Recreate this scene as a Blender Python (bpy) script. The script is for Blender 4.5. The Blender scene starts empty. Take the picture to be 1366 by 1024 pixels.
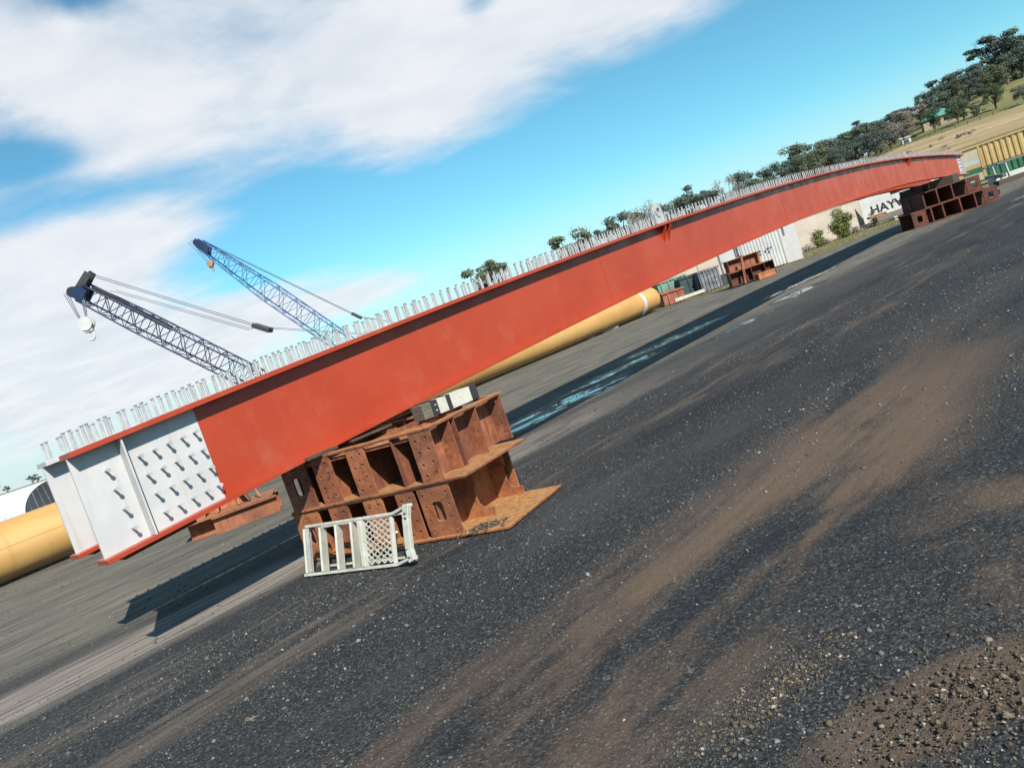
import bpy, math, random
import numpy as np
from mathutils import Vector, Matrix, noise as mnoise

random.seed(7)
rng = np.random.default_rng(11)
R = math.radians
scene = bpy.context.scene
COL = scene.collection

# ------------------------------------------------------------------ camera
PITCH, ROLL, CAM_H = R(4.47), R(18.7), 1.70
cam = bpy.data.cameras.new('camera')
cam.sensor_fit = 'HORIZONTAL'
cam.sensor_width = 36.0
cam.lens = 1030.0 / 1366.0 * 36.0
cam.clip_start = 0.05
cam.clip_end = 6000
cam_o = bpy.data.objects.new('camera', cam)
COL.objects.link(cam_o)
fwd = Vector((0, math.cos(PITCH), -math.sin(PITCH)))
up0 = Vector((0, math.sin(PITCH), math.cos(PITCH)))
r0 = Vector((1, 0, 0))
rt = math.cos(ROLL) * r0 - math.sin(ROLL) * up0
upv = math.sin(ROLL) * r0 + math.cos(ROLL) * up0
cam_o.matrix_world = Matrix((
    (rt.x, upv.x, -fwd.x, 0), (rt.y, upv.y, -fwd.y, 0), (rt.z, upv.z, -fwd.z, CAM_H), (0, 0, 0, 1)))
scene.camera = cam_o

# ------------------------------------------------------------------ node expression helper
class G:
    """tiny wrapper: builds math nodes from python expressions"""
    def __init__(self, nt): self.nt = nt
    def node(self, t, **kw):
        n = self.nt.nodes.new(t)
        for k, v in kw.items(): setattr(n, k, v)
        return n
    def link(self, a, b):
        if isinstance(a, S): a = a.s
        if hasattr(a, 'is_output'): self.nt.links.new(a, b)
        else:
            try: b.default_value = a
            except Exception: b.default_value = tuple(a) + (1.0,) if len(a) == 3 else a
    def m(self, op, *args, clamp=False):
        n = self.node('ShaderNodeMath', operation=op); n.use_clamp = clamp
        for i, a in enumerate(args): self.link(a, n.inputs[i])
        return S(self, n.outputs[0])
    def vm(self, op, *args):
        n = self.node('ShaderNodeVectorMath', operation=op)
        for i, a in enumerate(args): self.link(a, n.inputs[i])
        return S(self, n.outputs['Value'] if op in ('DOT_PRODUCT', 'LENGTH', 'DISTANCE') else n.outputs[0])
    def ss(self, x, lo, hi, a=0.0, b=1.0):
        n = self.node('ShaderNodeMapRange', interpolation_type='SMOOTHSTEP')
        for i, v in enumerate((x, lo, hi, a, b)): self.link(v, n.inputs[i])
        return S(self, n.outputs[0])
    def noise(self, v, scale=1.0, detail=5.0, rough=0.55, dist=0.0, col=False):
        n = self.node('ShaderNodeTexNoise')
        if v is not None: self.link(v, n.inputs['Vector'])
        self.link(scale, n.inputs['Scale']); self.link(detail, n.inputs['Detail'])
        self.link(rough, n.inputs['Roughness']); self.link(dist, n.inputs['Distortion'])
        return S(self, n.outputs['Color' if col else 0])
    def vor(self, v, scale, feature='F1', out='Distance', rand=1.0):
        n = self.node('ShaderNodeTexVoronoi', feature=feature)
        self.link(v, n.inputs['Vector']); self.link(scale, n.inputs['Scale']); self.link(rand, n.inputs['Randomness'])
        return S(self, n.outputs[out])
    def xyz(self, x, y, z=0.0):
        n = self.node('ShaderNodeCombineXYZ')
        for i, v in enumerate((x, y, z)): self.link(v, n.inputs[i])
        return S(self, n.outputs[0])
    def sep(self, v):
        n = self.node('ShaderNodeSeparateXYZ'); self.link(v, n.inputs[0])
        return [S(self, o) for o in n.outputs]
    def mix(self, f, a, b):
        n = self.node('ShaderNodeMix', data_type='RGBA'); n.clamp_factor = True
        self.link(f, n.inputs[0])
        for v, i in ((a, 6), (b, 7)):
            if not isinstance(v, S) and len(v) == 3: v = tuple(v) + (1.0,)
            self.link(v, n.inputs[i])
        return S(self, n.outputs[2])
    def ramp(self, f, stops):
        n = self.node('ShaderNodeValToRGB'); e = n.color_ramp.elements
        while len(e) < len(stops): e.new(0.5)
        for el, (p, c) in zip(e, stops):
            el.position = p; el.color = tuple(c) + (1.0,)
        self.link(f, n.inputs[0]); return S(self, n.outputs[0])
    def pos(self): return S(self, self.node('ShaderNodeNewGeometry').outputs['Position'])
    def island(self): return S(self, self.node('ShaderNodeNewGeometry').outputs['Random Per Island'])
    def obj(self): return S(self, self.node('ShaderNodeTexCoord').outputs['Object'])
    def rand(self): return S(self, self.node('ShaderNodeObjectInfo').outputs['Random'])
    def bump(self, h, strength=0.3, dist=0.01, normal=None):
        n = self.node('ShaderNodeBump'); self.link(h, n.inputs['Height'])
        n.inputs['Strength'].default_value = strength; n.inputs['Distance'].default_value = dist
        if normal is not None: self.link(normal, n.inputs['Normal'])
        return S(self, n.outputs[0])
class S:
    def __init__(self, g, s): self.g, self.s = g, s
    def __add__(a, b): return a.g.m('ADD', a, b)
    def __radd__(a, b): return a.g.m('ADD', b, a)
    def __sub__(a, b): return a.g.m('SUBTRACT', a, b)
    def __rsub__(a, b): return a.g.m('SUBTRACT', b, a)
    def __mul__(a, b): return a.g.m('MULTIPLY', a, b)
    def __rmul__(a, b): return a.g.m('MULTIPLY', b, a)
    def __truediv__(a, b): return a.g.m('DIVIDE', a, b)
    def max(a, b): return a.g.m('MAXIMUM', a, b)
    def min(a, b): return a.g.m('MINIMUM', a, b)
    def clamp(a): return a.g.m('ADD', a, 0.0, clamp=True)

# ------------------------------------------------------------------ sun and sky
SUN_AZ, SUN_EL = R(-68.0), R(41.0)      # direction towards the sun (from +X, counter-clockwise)
to_sun = Vector((math.cos(SUN_AZ) * math.cos(SUN_EL), math.sin(SUN_AZ) * math.cos(SUN_EL), math.sin(SUN_EL)))
sun = bpy.data.lights.new('sun', 'SUN')
sun.energy = 5.0
sun.angle = R(0.5)
sun.color = (1.0, 0.94, 0.85)
sun_o = bpy.data.objects.new('sun', sun)
sun_o.rotation_euler = to_sun.to_track_quat('Z', 'Y').to_euler()
COL.objects.link(sun_o)

world = bpy.data.worlds.new('World')
scene.world = world
world.use_nodes = True
wn = world.node_tree
for n in list(wn.nodes): wn.nodes.remove(n)
g = G(wn)
sky = g.node('ShaderNodeTexSky', sky_type='NISHITA')
sky.sun_disc = False
sky.sun_elevation = SUN_EL
sky.sun_rotation = math.pi / 2 - SUN_AZ
sky.air_density = 1.0
sky.dust_density = 0.15
sky.ozone_density = 1.6
d = g.vm('NORMALIZE', S(g, g.node('ShaderNodeTexCoord').outputs['Generated']))
dx, dy, dz = g.sep(d)
zc = g.m('MAXIMUM', dz, 0.0) + 0.16
pl = g.xyz(dx / zc, dy / zc, 0.0)                       # a flat cloud deck seen in perspective
n_big = g.noise(pl, 1.5, 9.0, 0.58, 0.5)
n_fine = g.noise(g.vm('MULTIPLY', pl, (1.0, 1.5, 1.0)), 3.1, 8.0, 0.6, 0.4)
def bank(az, el, la, lb, tilt, w):
    """one cloud bank (w>0) or clear gap (w<0): an ellipse on the sky, degrees"""
    az, el, t = R(az), R(el), R(tilt)
    c = Vector((math.sin(az) * math.cos(el), math.cos(az) * math.cos(el), math.sin(el)))
    e1 = Vector((math.cos(az), -math.sin(az), 0)); e2 = c.cross(e1); e2 = e2 if e2.z > 0 else -e2
    a = (math.cos(t) * e1 + math.sin(t) * e2) / math.radians(la)
    b = (-math.sin(t) * e1 + math.cos(t) * e2) / math.radians(lb)
    u = g.vm('DOT_PRODUCT', d, tuple(a)); v = g.vm('DOT_PRODUCT', d, tuple(b))
    f = g.vm('DOT_PRODUCT', d, tuple(c))
    q = g.m('EXPONENT', (u * u + v * v) * -1.0) * g.m('GREATER_THAN', f, 0.0)
    return q * w
cov = (n_big - 0.5) * 1.15 + (n_fine - 0.5) * 0.5 - 0.30
for b in ((9, 19.0, 13, 4.6, 2, .80), (-3, 20, 9, 5.5, 0, .70), (20, 18.5, 8, 3.6, 14, .62), (1, 14.6, 6, 2.2, -4, .35),
          (-21, 23, 10, 4.8, 0, .72), (-19, 18.5, 6, 2.6, 0, .46), (-25, 12.8, 9.5, 3.2, 4, .92), (-32, 9, 10, 4.0, 0, .85),
          (-19, 6.6, 10, 2.1, 3, .85), (-7, 5.4, 8, 1.2, 2, .60), (-27, 3.8, 13, 2.6, 0, .80), (-5, 29, 34, 5, 0, .5), (-60, 16, 22, 8, 0, .5),
          (6.3, 21.0, 1.8, 1.4, 20, -.5), (-19.6, 27.4, 2.2, 1.0, 0, -.5), (-25.5, 19.2, 3.2, 1.7, 0, -.55), (-20, 16.3, 9, 1.0, 3, -.34), (-30, 21.5, 2.5, 1.2, 20, -.4),
          (-11, 12.2, 4.5, 1.8, 0, -.5), (-13, 9.4, 5, 1.3, 10, -.30), (23, 8.5, 17, 5.5, 4, -.6), (38, 16, 9, 8, 0, -.4), (0, 9.5, 10, 2.2, 4, -.45)):
    cov = cov + bank(*b)
mask = g.ss(cov, -0.16, 0.60)
skyc = g.vm('MULTIPLY', S(g, sky.outputs[0]), (0.0450, 0.0860, 0.0870))
shade = g.ss(n_fine * 0.6 + n_big * 0.4, 0.36, 0.66)
cloudc = g.mix(shade, (0.46, 0.49, 0.53), (0.55, 0.56, 0.58))
low = g.ss(dz, 0.0, 0.15, 0.85, 0.0)                    # pale air near the horizon
skyc = g.mix(low, skyc, (0.41, 0.47, 0.52))
col = g.mix(mask * 0.95, skyc, cloudc)
bg = g.node('ShaderNodeBackground')
g.link(col, bg.inputs[0])
bg.inputs[1].default_value = 1.0
out = g.node('ShaderNodeOutputWorld')
wn.links.new(bg.outputs[0], out.inputs[0])

vs = scene.view_settings
vs.view_transform = 'Standard'
vs.look = 'None'
vs.gamma = 1.0
vs.use_curve_mapping = False
vs.exposure = 0.72
scene.render.resolution_x, scene.render.resolution_y = 1024, 767

# ------------------------------------------------------------------ materials
MATS = {}
KEEP = ('gum_leaf', 'gum_leaf_dark', 'dry_twigs', 'bush_leaf', 'garden_green', 'grass_blade')
def material(name, build):
    m = bpy.data.materials.new(name); m.use_nodes = True
    nt = m.node_tree
    for n in list(nt.nodes): nt.nodes.remove(n)
    gg = G(nt)
    p = gg.node('ShaderNodeBsdfPrincipled')
    o = gg.node('ShaderNodeOutputMaterial')
    nt.links.new(p.outputs[0], o.inputs[0])
    keep = name in KEEP
    def put(k, v):
        if k == 'Base Color' and not keep: v = gg.vm('MULTIPLY', v, (0.72, 0.72, 0.72))
        gg.link(v, p.inputs[k])
    build(gg, put)
    MATS[name] = m
    return m
def simple(name, c, c2=None, scale=3.0, rough=0.6, metal=0.0, bump=0.0, bscale=40.0, vary=0.0, spec=0.5, stretch=None):
    c2 = c2 or tuple(v * 0.72 for v in c)
    def b(g, put):
        v = g.obj() if not vary else g.vm('ADD', g.obj(), g.xyz(g.rand() * 50.0, g.rand() * 31.0, 0.0))
        if stretch: v = g.vm('MULTIPLY', v, stretch)
        n = g.noise(v, scale, 6.0, 0.62)
        colr = g.mix(g.ss(n, 0.35, 0.68), c2, c)
        if vary:
            colr = g.mix(g.rand() * vary, colr, tuple(x * 0.45 for x in c))
        put('Base Color', colr)
        put('Roughness', g.ss(n, 0.2, 0.8, rough + 0.1, rough - 0.1))
        put('Metallic', metal)
        put('Specular IOR Level', spec)
        if bump:
            put('Normal', g.bump(g.noise(v, bscale, 4.0), bump, 0.01))
    return material(name, b)
def rust(name, tones, dust=0.25):
    def b(g, put):
        v = g.vm('ADD', g.obj(), g.xyz(g.rand() * 40.0, g.rand() * 23.0, g.rand() * 9.0))
        n = g.noise(v, 2.6, 8.0, 0.66, 0.4)
        n2 = g.noise(v, 17.0, 6.0, 0.7)
        c = g.ramp(n * 0.72 + n2 * 0.28, [(0.28, tones[0]), (0.45, tones[1]), (0.58, tones[2]), (0.76, tones[3])])
        run = g.noise(g.vm('MULTIPLY', v, (9.0, 9.0, 0.9)), 1.6, 4.0, 0.6)
        c = g.mix(g.ss(run, 0.50, 0.68) * 0.6, c, tones[0])
        c = g.mix(g.ss(g.noise(v, 1.1, 4.0, 0.5), 0.42, 0.62) * 0.45, c, (0.085, 0.040, 0.036))
        c = g.mix(g.ss(n2, 0.62, 0.72) * 0.35, c, (0.42, 0.27, 0.17))
        # upward faces are mixed towards a paler orange
        nz = g.sep(S(g, g.node('ShaderNodeNewGeometry').outputs['Normal']))[2]
        c = g.mix(g.ss(nz, 0.6, 0.95) * dust, c, g.mix(g.ss(n2, 0.38, 0.62), (0.36, 0.17, 0.065), (0.60, 0.32, 0.12)))
        put('Base Color', c)
        put('Roughness', g.ss(n2, 0.3, 0.7, 0.85, 0.62))
        put('Specular IOR Level', 0.35)
        put('Normal', g.bump(n2 * 0.7 + n * 0.5, 0.35, 0.004))
    return material(name, b)

def m_red(g, put):
    p = g.pos()
    n = g.noise(p, 0.9, 6.0, 0.6); n2 = g.noise(p, 9.0, 5.0, 0.65)
    streak = g.noise(g.vm('MULTIPLY', p, (5.0, 5.0, 0.5)), 1.3, 4.0, 0.6)
    c = g.mix(g.ss(n, 0.3, 0.7), (0.40, 0.047, 0.0165), (0.46, 0.061, 0.023))
    c = g.mix(g.ss(streak, 0.52, 0.72) * 0.35, c, (0.42, 0.075, 0.04))
    c = g.mix(g.ss(n2, 0.60, 0.74) * 0.30, c, (0.50, 0.11, 0.055))
    scr = g.noise(g.vm('MULTIPLY', p, (1.6, 1.6, 26.0)), 1.0, 5.0, 0.7)
    c = g.mix(g.ss(scr, 0.66, 0.74) * g.ss(n, 0.45, 0.65) * 0.40, c, (0.60, 0.20, 0.12))
    run = g.noise(g.vm('MULTIPLY', p, (11.0, 11.0, 0.7)), 1.0, 5.0, 0.6)
    c = g.mix(g.ss(run, 0.58, 0.72) * 0.14, c, (0.36, 0.055, 0.022))
    dustb = g.noise(p, 2.3, 6.0, 0.65)
    c = g.mix(g.ss(dustb, 0.54, 0.74) * 0.30, c, (0.44, 0.14, 0.085))
    put('Base Color', c)
    put('Roughness', g.ss(dustb, 0.3, 0.7, 0.27, 0.48))
    put('Specular IOR Level', 0.5)
    put('Normal', g.bump(n2 * 0.4 + n, 0.10, 0.01))
material('red_oxide_paint', m_red)
def m_white_primer(g, put):
    p = g.pos(); n = g.noise(p, 3.0, 6.0); n2 = g.noise(p, 26.0, 5.0, 0.7)
    c = g.mix(g.ss(n, 0.3, 0.7), (0.52, 0.525, 0.53), (0.60, 0.60, 0.60))
    c = g.mix(g.ss(n2, 0.63, 0.76) * 0.35, c, (0.40, 0.39, 0.37))
    run = g.noise(g.vm('MULTIPLY', p, (14.0, 14.0, 1.1)), 1.0, 5.0, 0.6)
    c = g.mix(g.ss(run, 0.56, 0.74) * 0.40, c, (0.40, 0.37, 0.33))
    put('Base Color', c); put('Roughness', 0.55); put('Normal', g.bump(n2, 0.12, 0.004))
material('white_primer', m_white_primer)
simple('galvanised', (0.56, 0.57, 0.57), (0.40, 0.41, 0.42), 14.0, 0.5, 0.0, vary=0.15)
simple('stud_head_steel', (0.34, 0.34, 0.35), (0.2, 0.2, 0.21), 20.0, 0.55)
rust('rust_orange', [(0.12, 0.042, 0.022), (0.36, 0.125, 0.05), (0.54, 0.20, 0.08), (0.62, 0.30, 0.15)], 0.8)
rust('rust_brown', [(0.075, 0.028, 0.018), (0.27, 0.092, 0.046), (0.42, 0.155, 0.075), (0.56, 0.28, 0.17)], 0.7)
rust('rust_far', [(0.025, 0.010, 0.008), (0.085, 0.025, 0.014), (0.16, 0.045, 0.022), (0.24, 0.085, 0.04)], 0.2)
rust('rust_saddle', [(0.16, 0.055, 0.03), (0.33, 0.115, 0.055), (0.45, 0.17, 0.08), (0.52, 0.26, 0.14)], 0.3)
def m_pipe(g, put):
    v = g.obj(); n = g.noise(g.vm('MULTIPLY', v, (0.25, 1.0, 1.0)), 1.3, 7.0, 0.6, 0.3)
    n2 = g.noise(v, 11.0, 6.0, 0.7)
    ring = g.noise(g.vm('MULTIPLY', v, (6.0, 0.12, 0.12)), 1.0, 3.0, 0.5)
    c = g.mix(g.ss(n, 0.3, 0.7), (0.56, 0.31, 0.095), (0.66, 0.40, 0.14))
    c = g.mix(g.ss(ring, 0.58, 0.72) * 0.4, c, (0.36, 0.19, 0.075))
    c = g.mix(g.ss(n2, 0.60, 0.75) * 0.45, c, (0.40, 0.20, 0.07))
    sc = g.noise(g.vm('MULTIPLY', v, (0.5, 16.0, 16.0)), 1.0, 5.0, 0.7)
    c = g.mix(g.ss(sc, 0.60, 0.70) * 0.5, c, (0.34, 0.19, 0.085))
    mud = g.ss(g.sep(v)[2] + (n - 0.5) * 0.5, -0.25, -0.55)
    c = g.mix(mud * 0.6, c, (0.20, 0.15, 0.10))
    put('Base Color', c); put('Roughness', g.ss(n, 0.3, 0.7, 0.45, 0.62)); put('Normal', g.bump(n2, 0.15, 0.006))
material('ochre_pipe', m_pipe)
def m_chip(g, put):
    v = g.obj(); n = g.noise(v, 30.0, 5.0, 0.7); n2 = g.noise(v, 7.0, 4.0)
    c = g.mix(g.ss(n2, 0.3, 0.7), (0.48, 0.49, 0.42), (0.64, 0.63, 0.56))
    c = g.mix(g.ss(n, 0.60, 0.68), c, (0.20, 0.17, 0.13))
    c = g.mix(g.ss(g.noise(v, 2.2, 5.0), 0.5, 0.7) * 0.45, c, (0.40, 0.42, 0.34))
    put('Base Color', c); put('Roughness', 0.6); put('Normal', g.bump(n, 0.3, 0.003))
material('chipped_white', m_chip)
simple('timber_grey', (0.26, 0.22, 0.18), (0.10, 0.085, 0.07), 5.0, 0.85, bump=0.6, bscale=30, vary=0.4, stretch=(1.0, 9.0, 9.0))
simple('timber_dark', (0.12, 0.085, 0.06), (0.05, 0.04, 0.03), 5.0, 0.85, bump=0.6, bscale=30, vary=0.4, stretch=(1.0, 9.0, 9.0))
simple('black_steel', (0.035, 0.035, 0.04), (0.02, 0.02, 0.022), 12.0, 0.55, bump=0.2)
simple('crane_navy', (0.013, 0.036, 0.115), (0.010, 0.02, 0.06), 1.5, 0.5, vary=0.2)
simple('crane_blue', (0.02, 0.145, 0.42), (0.015, 0.09, 0.28), 1.5, 0.5, vary=0.2)
simple('wire_rope', (0.07, 0.075, 0.09), None, 10.0, 0.6)
simple('white_paint', (0.66, 0.66, 0.65), (0.55, 0.55, 0.53), 1.2, 0.5)
simple('orange_block', (0.55, 0.28, 0.14), (0.35, 0.15, 0.08), 2.0, 0.6)
simple('concrete', (0.60, 0.52, 0.43), (0.50, 0.43, 0.35), 0.5, 0.9, bump=0.3, bscale=12, stretch=(0.3, 0.3, 3.0))
simple('skip_green', (0.22, 0.36, 0.27), (0.12, 0.20, 0.15), 2.5, 0.6, bump=0.2)
simple('bin_dark', (0.035, 0.075, 0.075), (0.02, 0.04, 0.045), 2.5, 0.6)
simple('crate_grey', (0.26, 0.27, 0.29), (0.10, 0.10, 0.11), 4.0, 0.8, bump=0.4)
simple('skip_red', (0.42, 0.14, 0.09), (0.25, 0.075, 0.04), 3.0, 0.7, bump=0.2)
simple('container_yellow', (0.68, 0.48, 0.20), (0.58, 0.40, 0.16), 1.0, 0.5)
simple('container_green', (0.055, 0.20, 0.11), (0.035, 0.13, 0.075), 1.0, 0.5)
simple('container_buff', (0.66, 0.58, 0.40), (0.56, 0.48, 0.33), 1.0, 0.55)
simple('logo_blue', (0.02, 0.10, 0.32), None, 4.0, 0.5)
simple('lettering', (0.015, 0.015, 0.018), None, 4.0, 0.5)
simple('roof_brown', (0.15, 0.10, 0.085), (0.10, 0.07, 0.06), 2.0, 0.8)
simple('roof_green', (0.13, 0.36, 0.30), (0.10, 0.28, 0.24), 2.0, 0.6)
simple('brick_pale', (0.50, 0.38, 0.28), (0.42, 0.30, 0.22), 2.0, 0.85)
simple('dark_glass', (0.02, 0.025, 0.03), None, 2.0, 0.1)
simple('tunnel_white', (0.74, 0.75, 0.77), (0.66, 0.67, 0.70), 0.8, 0.45)
simple('tunnel_mesh', (0.06, 0.07, 0.085), (0.035, 0.04, 0.05), 1.0, 0.7)
simple('bark', (0.16, 0.13, 0.105), (0.075, 0.06, 0.05), 2.0, 0.9, bump=0.5, bscale=8, vary=0.3)
def foliage(name, a, b2, dark):
    def b(g, put):
        i = g.island(); n = g.noise(g.obj(), 0.9, 3.0)
        c = g.mix(i, a, b2)
        c = g.mix(g.ss(n, 0.35, 0.65) * 0.55, c, dark)
        c = g.mix(g.rand() * 0.35, c, dark)
        put('Base Color', c); put('Roughness', 0.6); put('Specular IOR Level', 0.25)
        put('Transmission Weight', 0.0)
    return material(name, b)
foliage('gum_leaf', (0.085, 0.105, 0.055), (0.150, 0.160, 0.080), (0.045, 0.062, 0.048))
foliage('gum_leaf_dark', (0.060, 0.086, 0.066), (0.115, 0.140, 0.095), (0.034, 0.052, 0.058))
foliage('dry_twigs', (0.20, 0.16, 0.13), (0.28, 0.22, 0.17), (0.13, 0.11, 0.10))
foliage('bush_leaf', (0.10, 0.13, 0.035), (0.18, 0.19, 0.055), (0.040, 0.060, 0.018))
foliage('garden_green', (0.045, 0.085, 0.035), (0.09, 0.12, 0.05), (0.02, 0.045, 0.025))
foliage('grass_blade', (0.14, 0.15, 0.04), (0.30, 0.25, 0.10), (0.10, 0.11, 0.03))
def m_stone(g, put):
    i = g.island()
    c = g.ramp(i, [(0.0, (0.028, 0.032, 0.036)), (0.50, (0.075, 0.082, 0.084)), (0.80, (0.13, 0.135, 0.125)), (0.96, (0.25, 0.245, 0.22)), (1.0, (0.42, 0.40, 0.35))])
    n = g.noise(g.pos(), 60.0, 3.0)
    put('Base Color', g.mix(n * 0.4, c, (0.10, 0.085, 0.07))); put('Roughness', 0.85)
material('gravel_stone', m_stone)
def m_stone_b(g, put):
    i = g.island()
    c = g.ramp(i, [(0.0, (0.045, 0.033, 0.022)), (0.62, (0.11, 0.08, 0.05)), (0.90, (0.20, 0.16, 0.11)), (1.0, (0.42, 0.37, 0.29))])
    put('Base Color', c); put('Roughness', 0.9)
material('earthy_stone', m_stone_b)

# ------------------------------------------------------------------ mesh helpers
class MB:
    """collects geometry for ONE mesh object"""
    def __init__(self): self.v, self.f = [], []
    def add(self, vs, fs):
        o = len(self.v); self.v += [tuple(p) for p in vs]; self.f += [tuple(i + o for i in q) for q in fs]; return self
    def box(self, c, size, ax=None):
        """box by centre, size and optional axes (3 vectors)"""
        X, Y, Z = ax if ax else (Vector((1, 0, 0)), Vector((0, 1, 0)), Vector((0, 0, 1)))
        c = Vector(c); vs = []
        for i in (-.5, .5):
            for j in (-.5, .5):
                for k in (-.5, .5): vs.append(c + X * (i * size[0]) + Y * (j * size[1]) + Z * (k * size[2]))
        return self.add(vs, [(0, 1, 3, 2), (4, 6, 7, 5), (0, 4, 5, 1), (2, 3, 7, 6), (0, 2, 6, 4), (1, 5, 7, 3)])
    def lim(self, x0, x1, y0, y1, z0, z1):
        return self.box(((x0 + x1) / 2, (y0 + y1) / 2, (z0 + z1) / 2), (x1 - x0, y1 - y0, z1 - z0))
    def tube(self, pts, r, n=6, cap=True):
        pts = [Vector(p) for p in pts]; rs = r if isinstance(r, (list, tuple)) else [r] * len(pts)
        ring = []; prev = None
        for i, p in enumerate(pts):
            t = (pts[min(i + 1, len(pts) - 1)] - pts[max(i - 1, 0)]).normalized()
            a = t.orthogonal().normalized() if prev is None else (prev - t * prev.dot(t)).normalized()
            prev = a; b = t.cross(a)
            ring.append([p + (a * math.cos(2 * math.pi * k / n) + b * math.sin(2 * math.pi * k / n)) * rs[i] for k in range(n)])
        vs = [p for q in ring for p in q]; fs = []
        for i in range(len(ring) - 1):
            for k in range(n):
                fs.append((i * n + k, i * n + (k + 1) % n, (i + 1) * n + (k + 1) % n, (i + 1) * n + k))
        if cap:
            fs.append(tuple(range(n))[::-1]); fs.append(tuple((len(ring) - 1) * n + k for k in range(n)))
        return self.add(vs, fs)
    def bar(self, a, b, w, h=None, upd=(0, 0, 1)):
        """rectangular bar from a to b"""
        a, b = Vector(a), Vector(b); h = h or w
        x = (b - a); L = x.length; x = x / L
        u = Vector(upd); y = u.cross(x)
        if y.length < 1e-4: y = Vector((0, 1, 0)).cross(x)
        y.normalize(); z = x.cross(y)
        return self.box((a + b) / 2, (L, w, h), (x, y, z))
    def sweep(self, rings, closed=True):
        n = len(rings[0]); vs = [p for q in rings for p in q]; fs = []
        for i in range(len(rings) - 1):
            for k in range(n):
                fs.append((i * n + k, i * n + (k + 1) % n, (i + 1) * n + (k + 1) % n, (i + 1) * n + k))
        fs.append(tuple(range(n))[::-1]); fs.append(tuple((len(rings) - 1) * n + k for k in range(n)))
        return self.add(vs, fs)
    def mesh(self, name):
        m = bpy.data.meshes.new(name); m.from_pydata(self.v, [], self.f); m.update(); return m
    def build(self, name, mat, parent=None, smooth=False, bevel=0.0):
        return obj(name, self.mesh(name), mat, parent, smooth, bevel)
def obj(name, me, mat, parent=None, smooth=False, bevel=0.0):
    if mat and not me.materials: me.materials.append(MATS[mat])
    o = bpy.data.objects.new(name, me); COL.objects.link(o)
    if parent: o.parent = parent
    if smooth: me.polygons.foreach_set('use_smooth', [True] * len(me.polygons))
    if bevel:
        b = o.modifiers.new('edge', 'BEVEL'); b.width = bevel; b.segments = 2; b.limit_method = 'ANGLE'; b.angle_limit = R(40)
    return o
def tag(o, label=None, cat=None, group=None, kind=None):
    if label: o['label'] = label
    if cat: o['category'] = cat
    if group: o['group'] = group
    if kind: o['kind'] = kind
    return o
def empty(name, loc, rz=0.0, label=None, cat=None, group=None):
    o = bpy.data.objects.new(name, None); COL.objects.link(o)
    o.location = loc; o.rotation_euler = (0, 0, rz); o.empty_display_size = 0.3
    return tag(o, label, cat, group)
def copy_tree(o, parent=None):
    c = o.copy(); COL.objects.link(c); c.parent = parent
    for ch in o.children: copy_tree(ch, c)
    return c
def circle(cx, cy, r, n=14): return [(cx + r * math.cos(2 * math.pi * k / n), cy + r * math.sin(2 * math.pi * k / n)) for k in range(n)]
def rrect(x0, x1, y0, y1, r, n=5):
    pts = []
    for cx, cy, a0 in ((x1 - r, y1 - r, 0), (x0 + r, y1 - r, 90), (x0 + r, y0 + r, 180), (x1 - r, y0 + r, 270)):
        for k in range(n + 1):
            a = R(a0 + 90 * k / n); pts.append((cx + r * math.cos(a), cy + r * math.sin(a)))
    return pts
def plate_mesh(outer, holes, th, name='plate', bevel=0.0):
    """flat plate in local XY with real holes, thickness th about z=0"""
    cu = bpy.data.curves.new(name, 'CURVE'); cu.dimensions = '2D'; cu.fill_mode = 'BOTH'; cu.extrude = th / 2
    for loop in [outer] + holes:
        sp = cu.splines.new('POLY'); sp.points.add(len(loop) - 1)
        for p, q in zip(sp.points, loop): p.co = (q[0], q[1], 0, 1)
        sp.use_cyclic_u = True
    t = bpy.data.objects.new(name, cu)
    me = bpy.data.meshes.new_from_object(t)
    bpy.data.objects.remove(t); bpy.data.curves.remove(cu)
    me.polygons.foreach_set('use_smooth', [False] * len(me.polygons))
    return me
def place(o, origin, X, Y):
    """puts a plate built in XY into its thing: local X, Y axes"""
    X, Y = Vector(X).normalized(), Vector(Y).normalized(); Z = X.cross(Y)
    o.matrix_local = Matrix(((X.x, Y.x, Z.x, origin[0]), (X.y, Y.y, Z.y, origin[1]), (X.z, Y.z, Z.z, origin[2]), (0, 0, 0, 1)))
    return o
def text_mesh(body, size, th, bold=0.0):
    cu = bpy.data.curves.new('lettering', 'FONT'); cu.body = body; cu.size = size; cu.extrude = th; cu.offset = bold
    cu.align_x = 'LEFT'
    t = bpy.data.objects.new('lettering', cu); COL.objects.link(t)
    bpy.context.view_layer.update()
    me = bpy.data.meshes.new_from_object(t.evaluated_get(bpy.context.evaluated_depsgraph_get()))
    bpy.data.objects.remove(t); bpy.data.curves.remove(cu)
    return me

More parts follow.
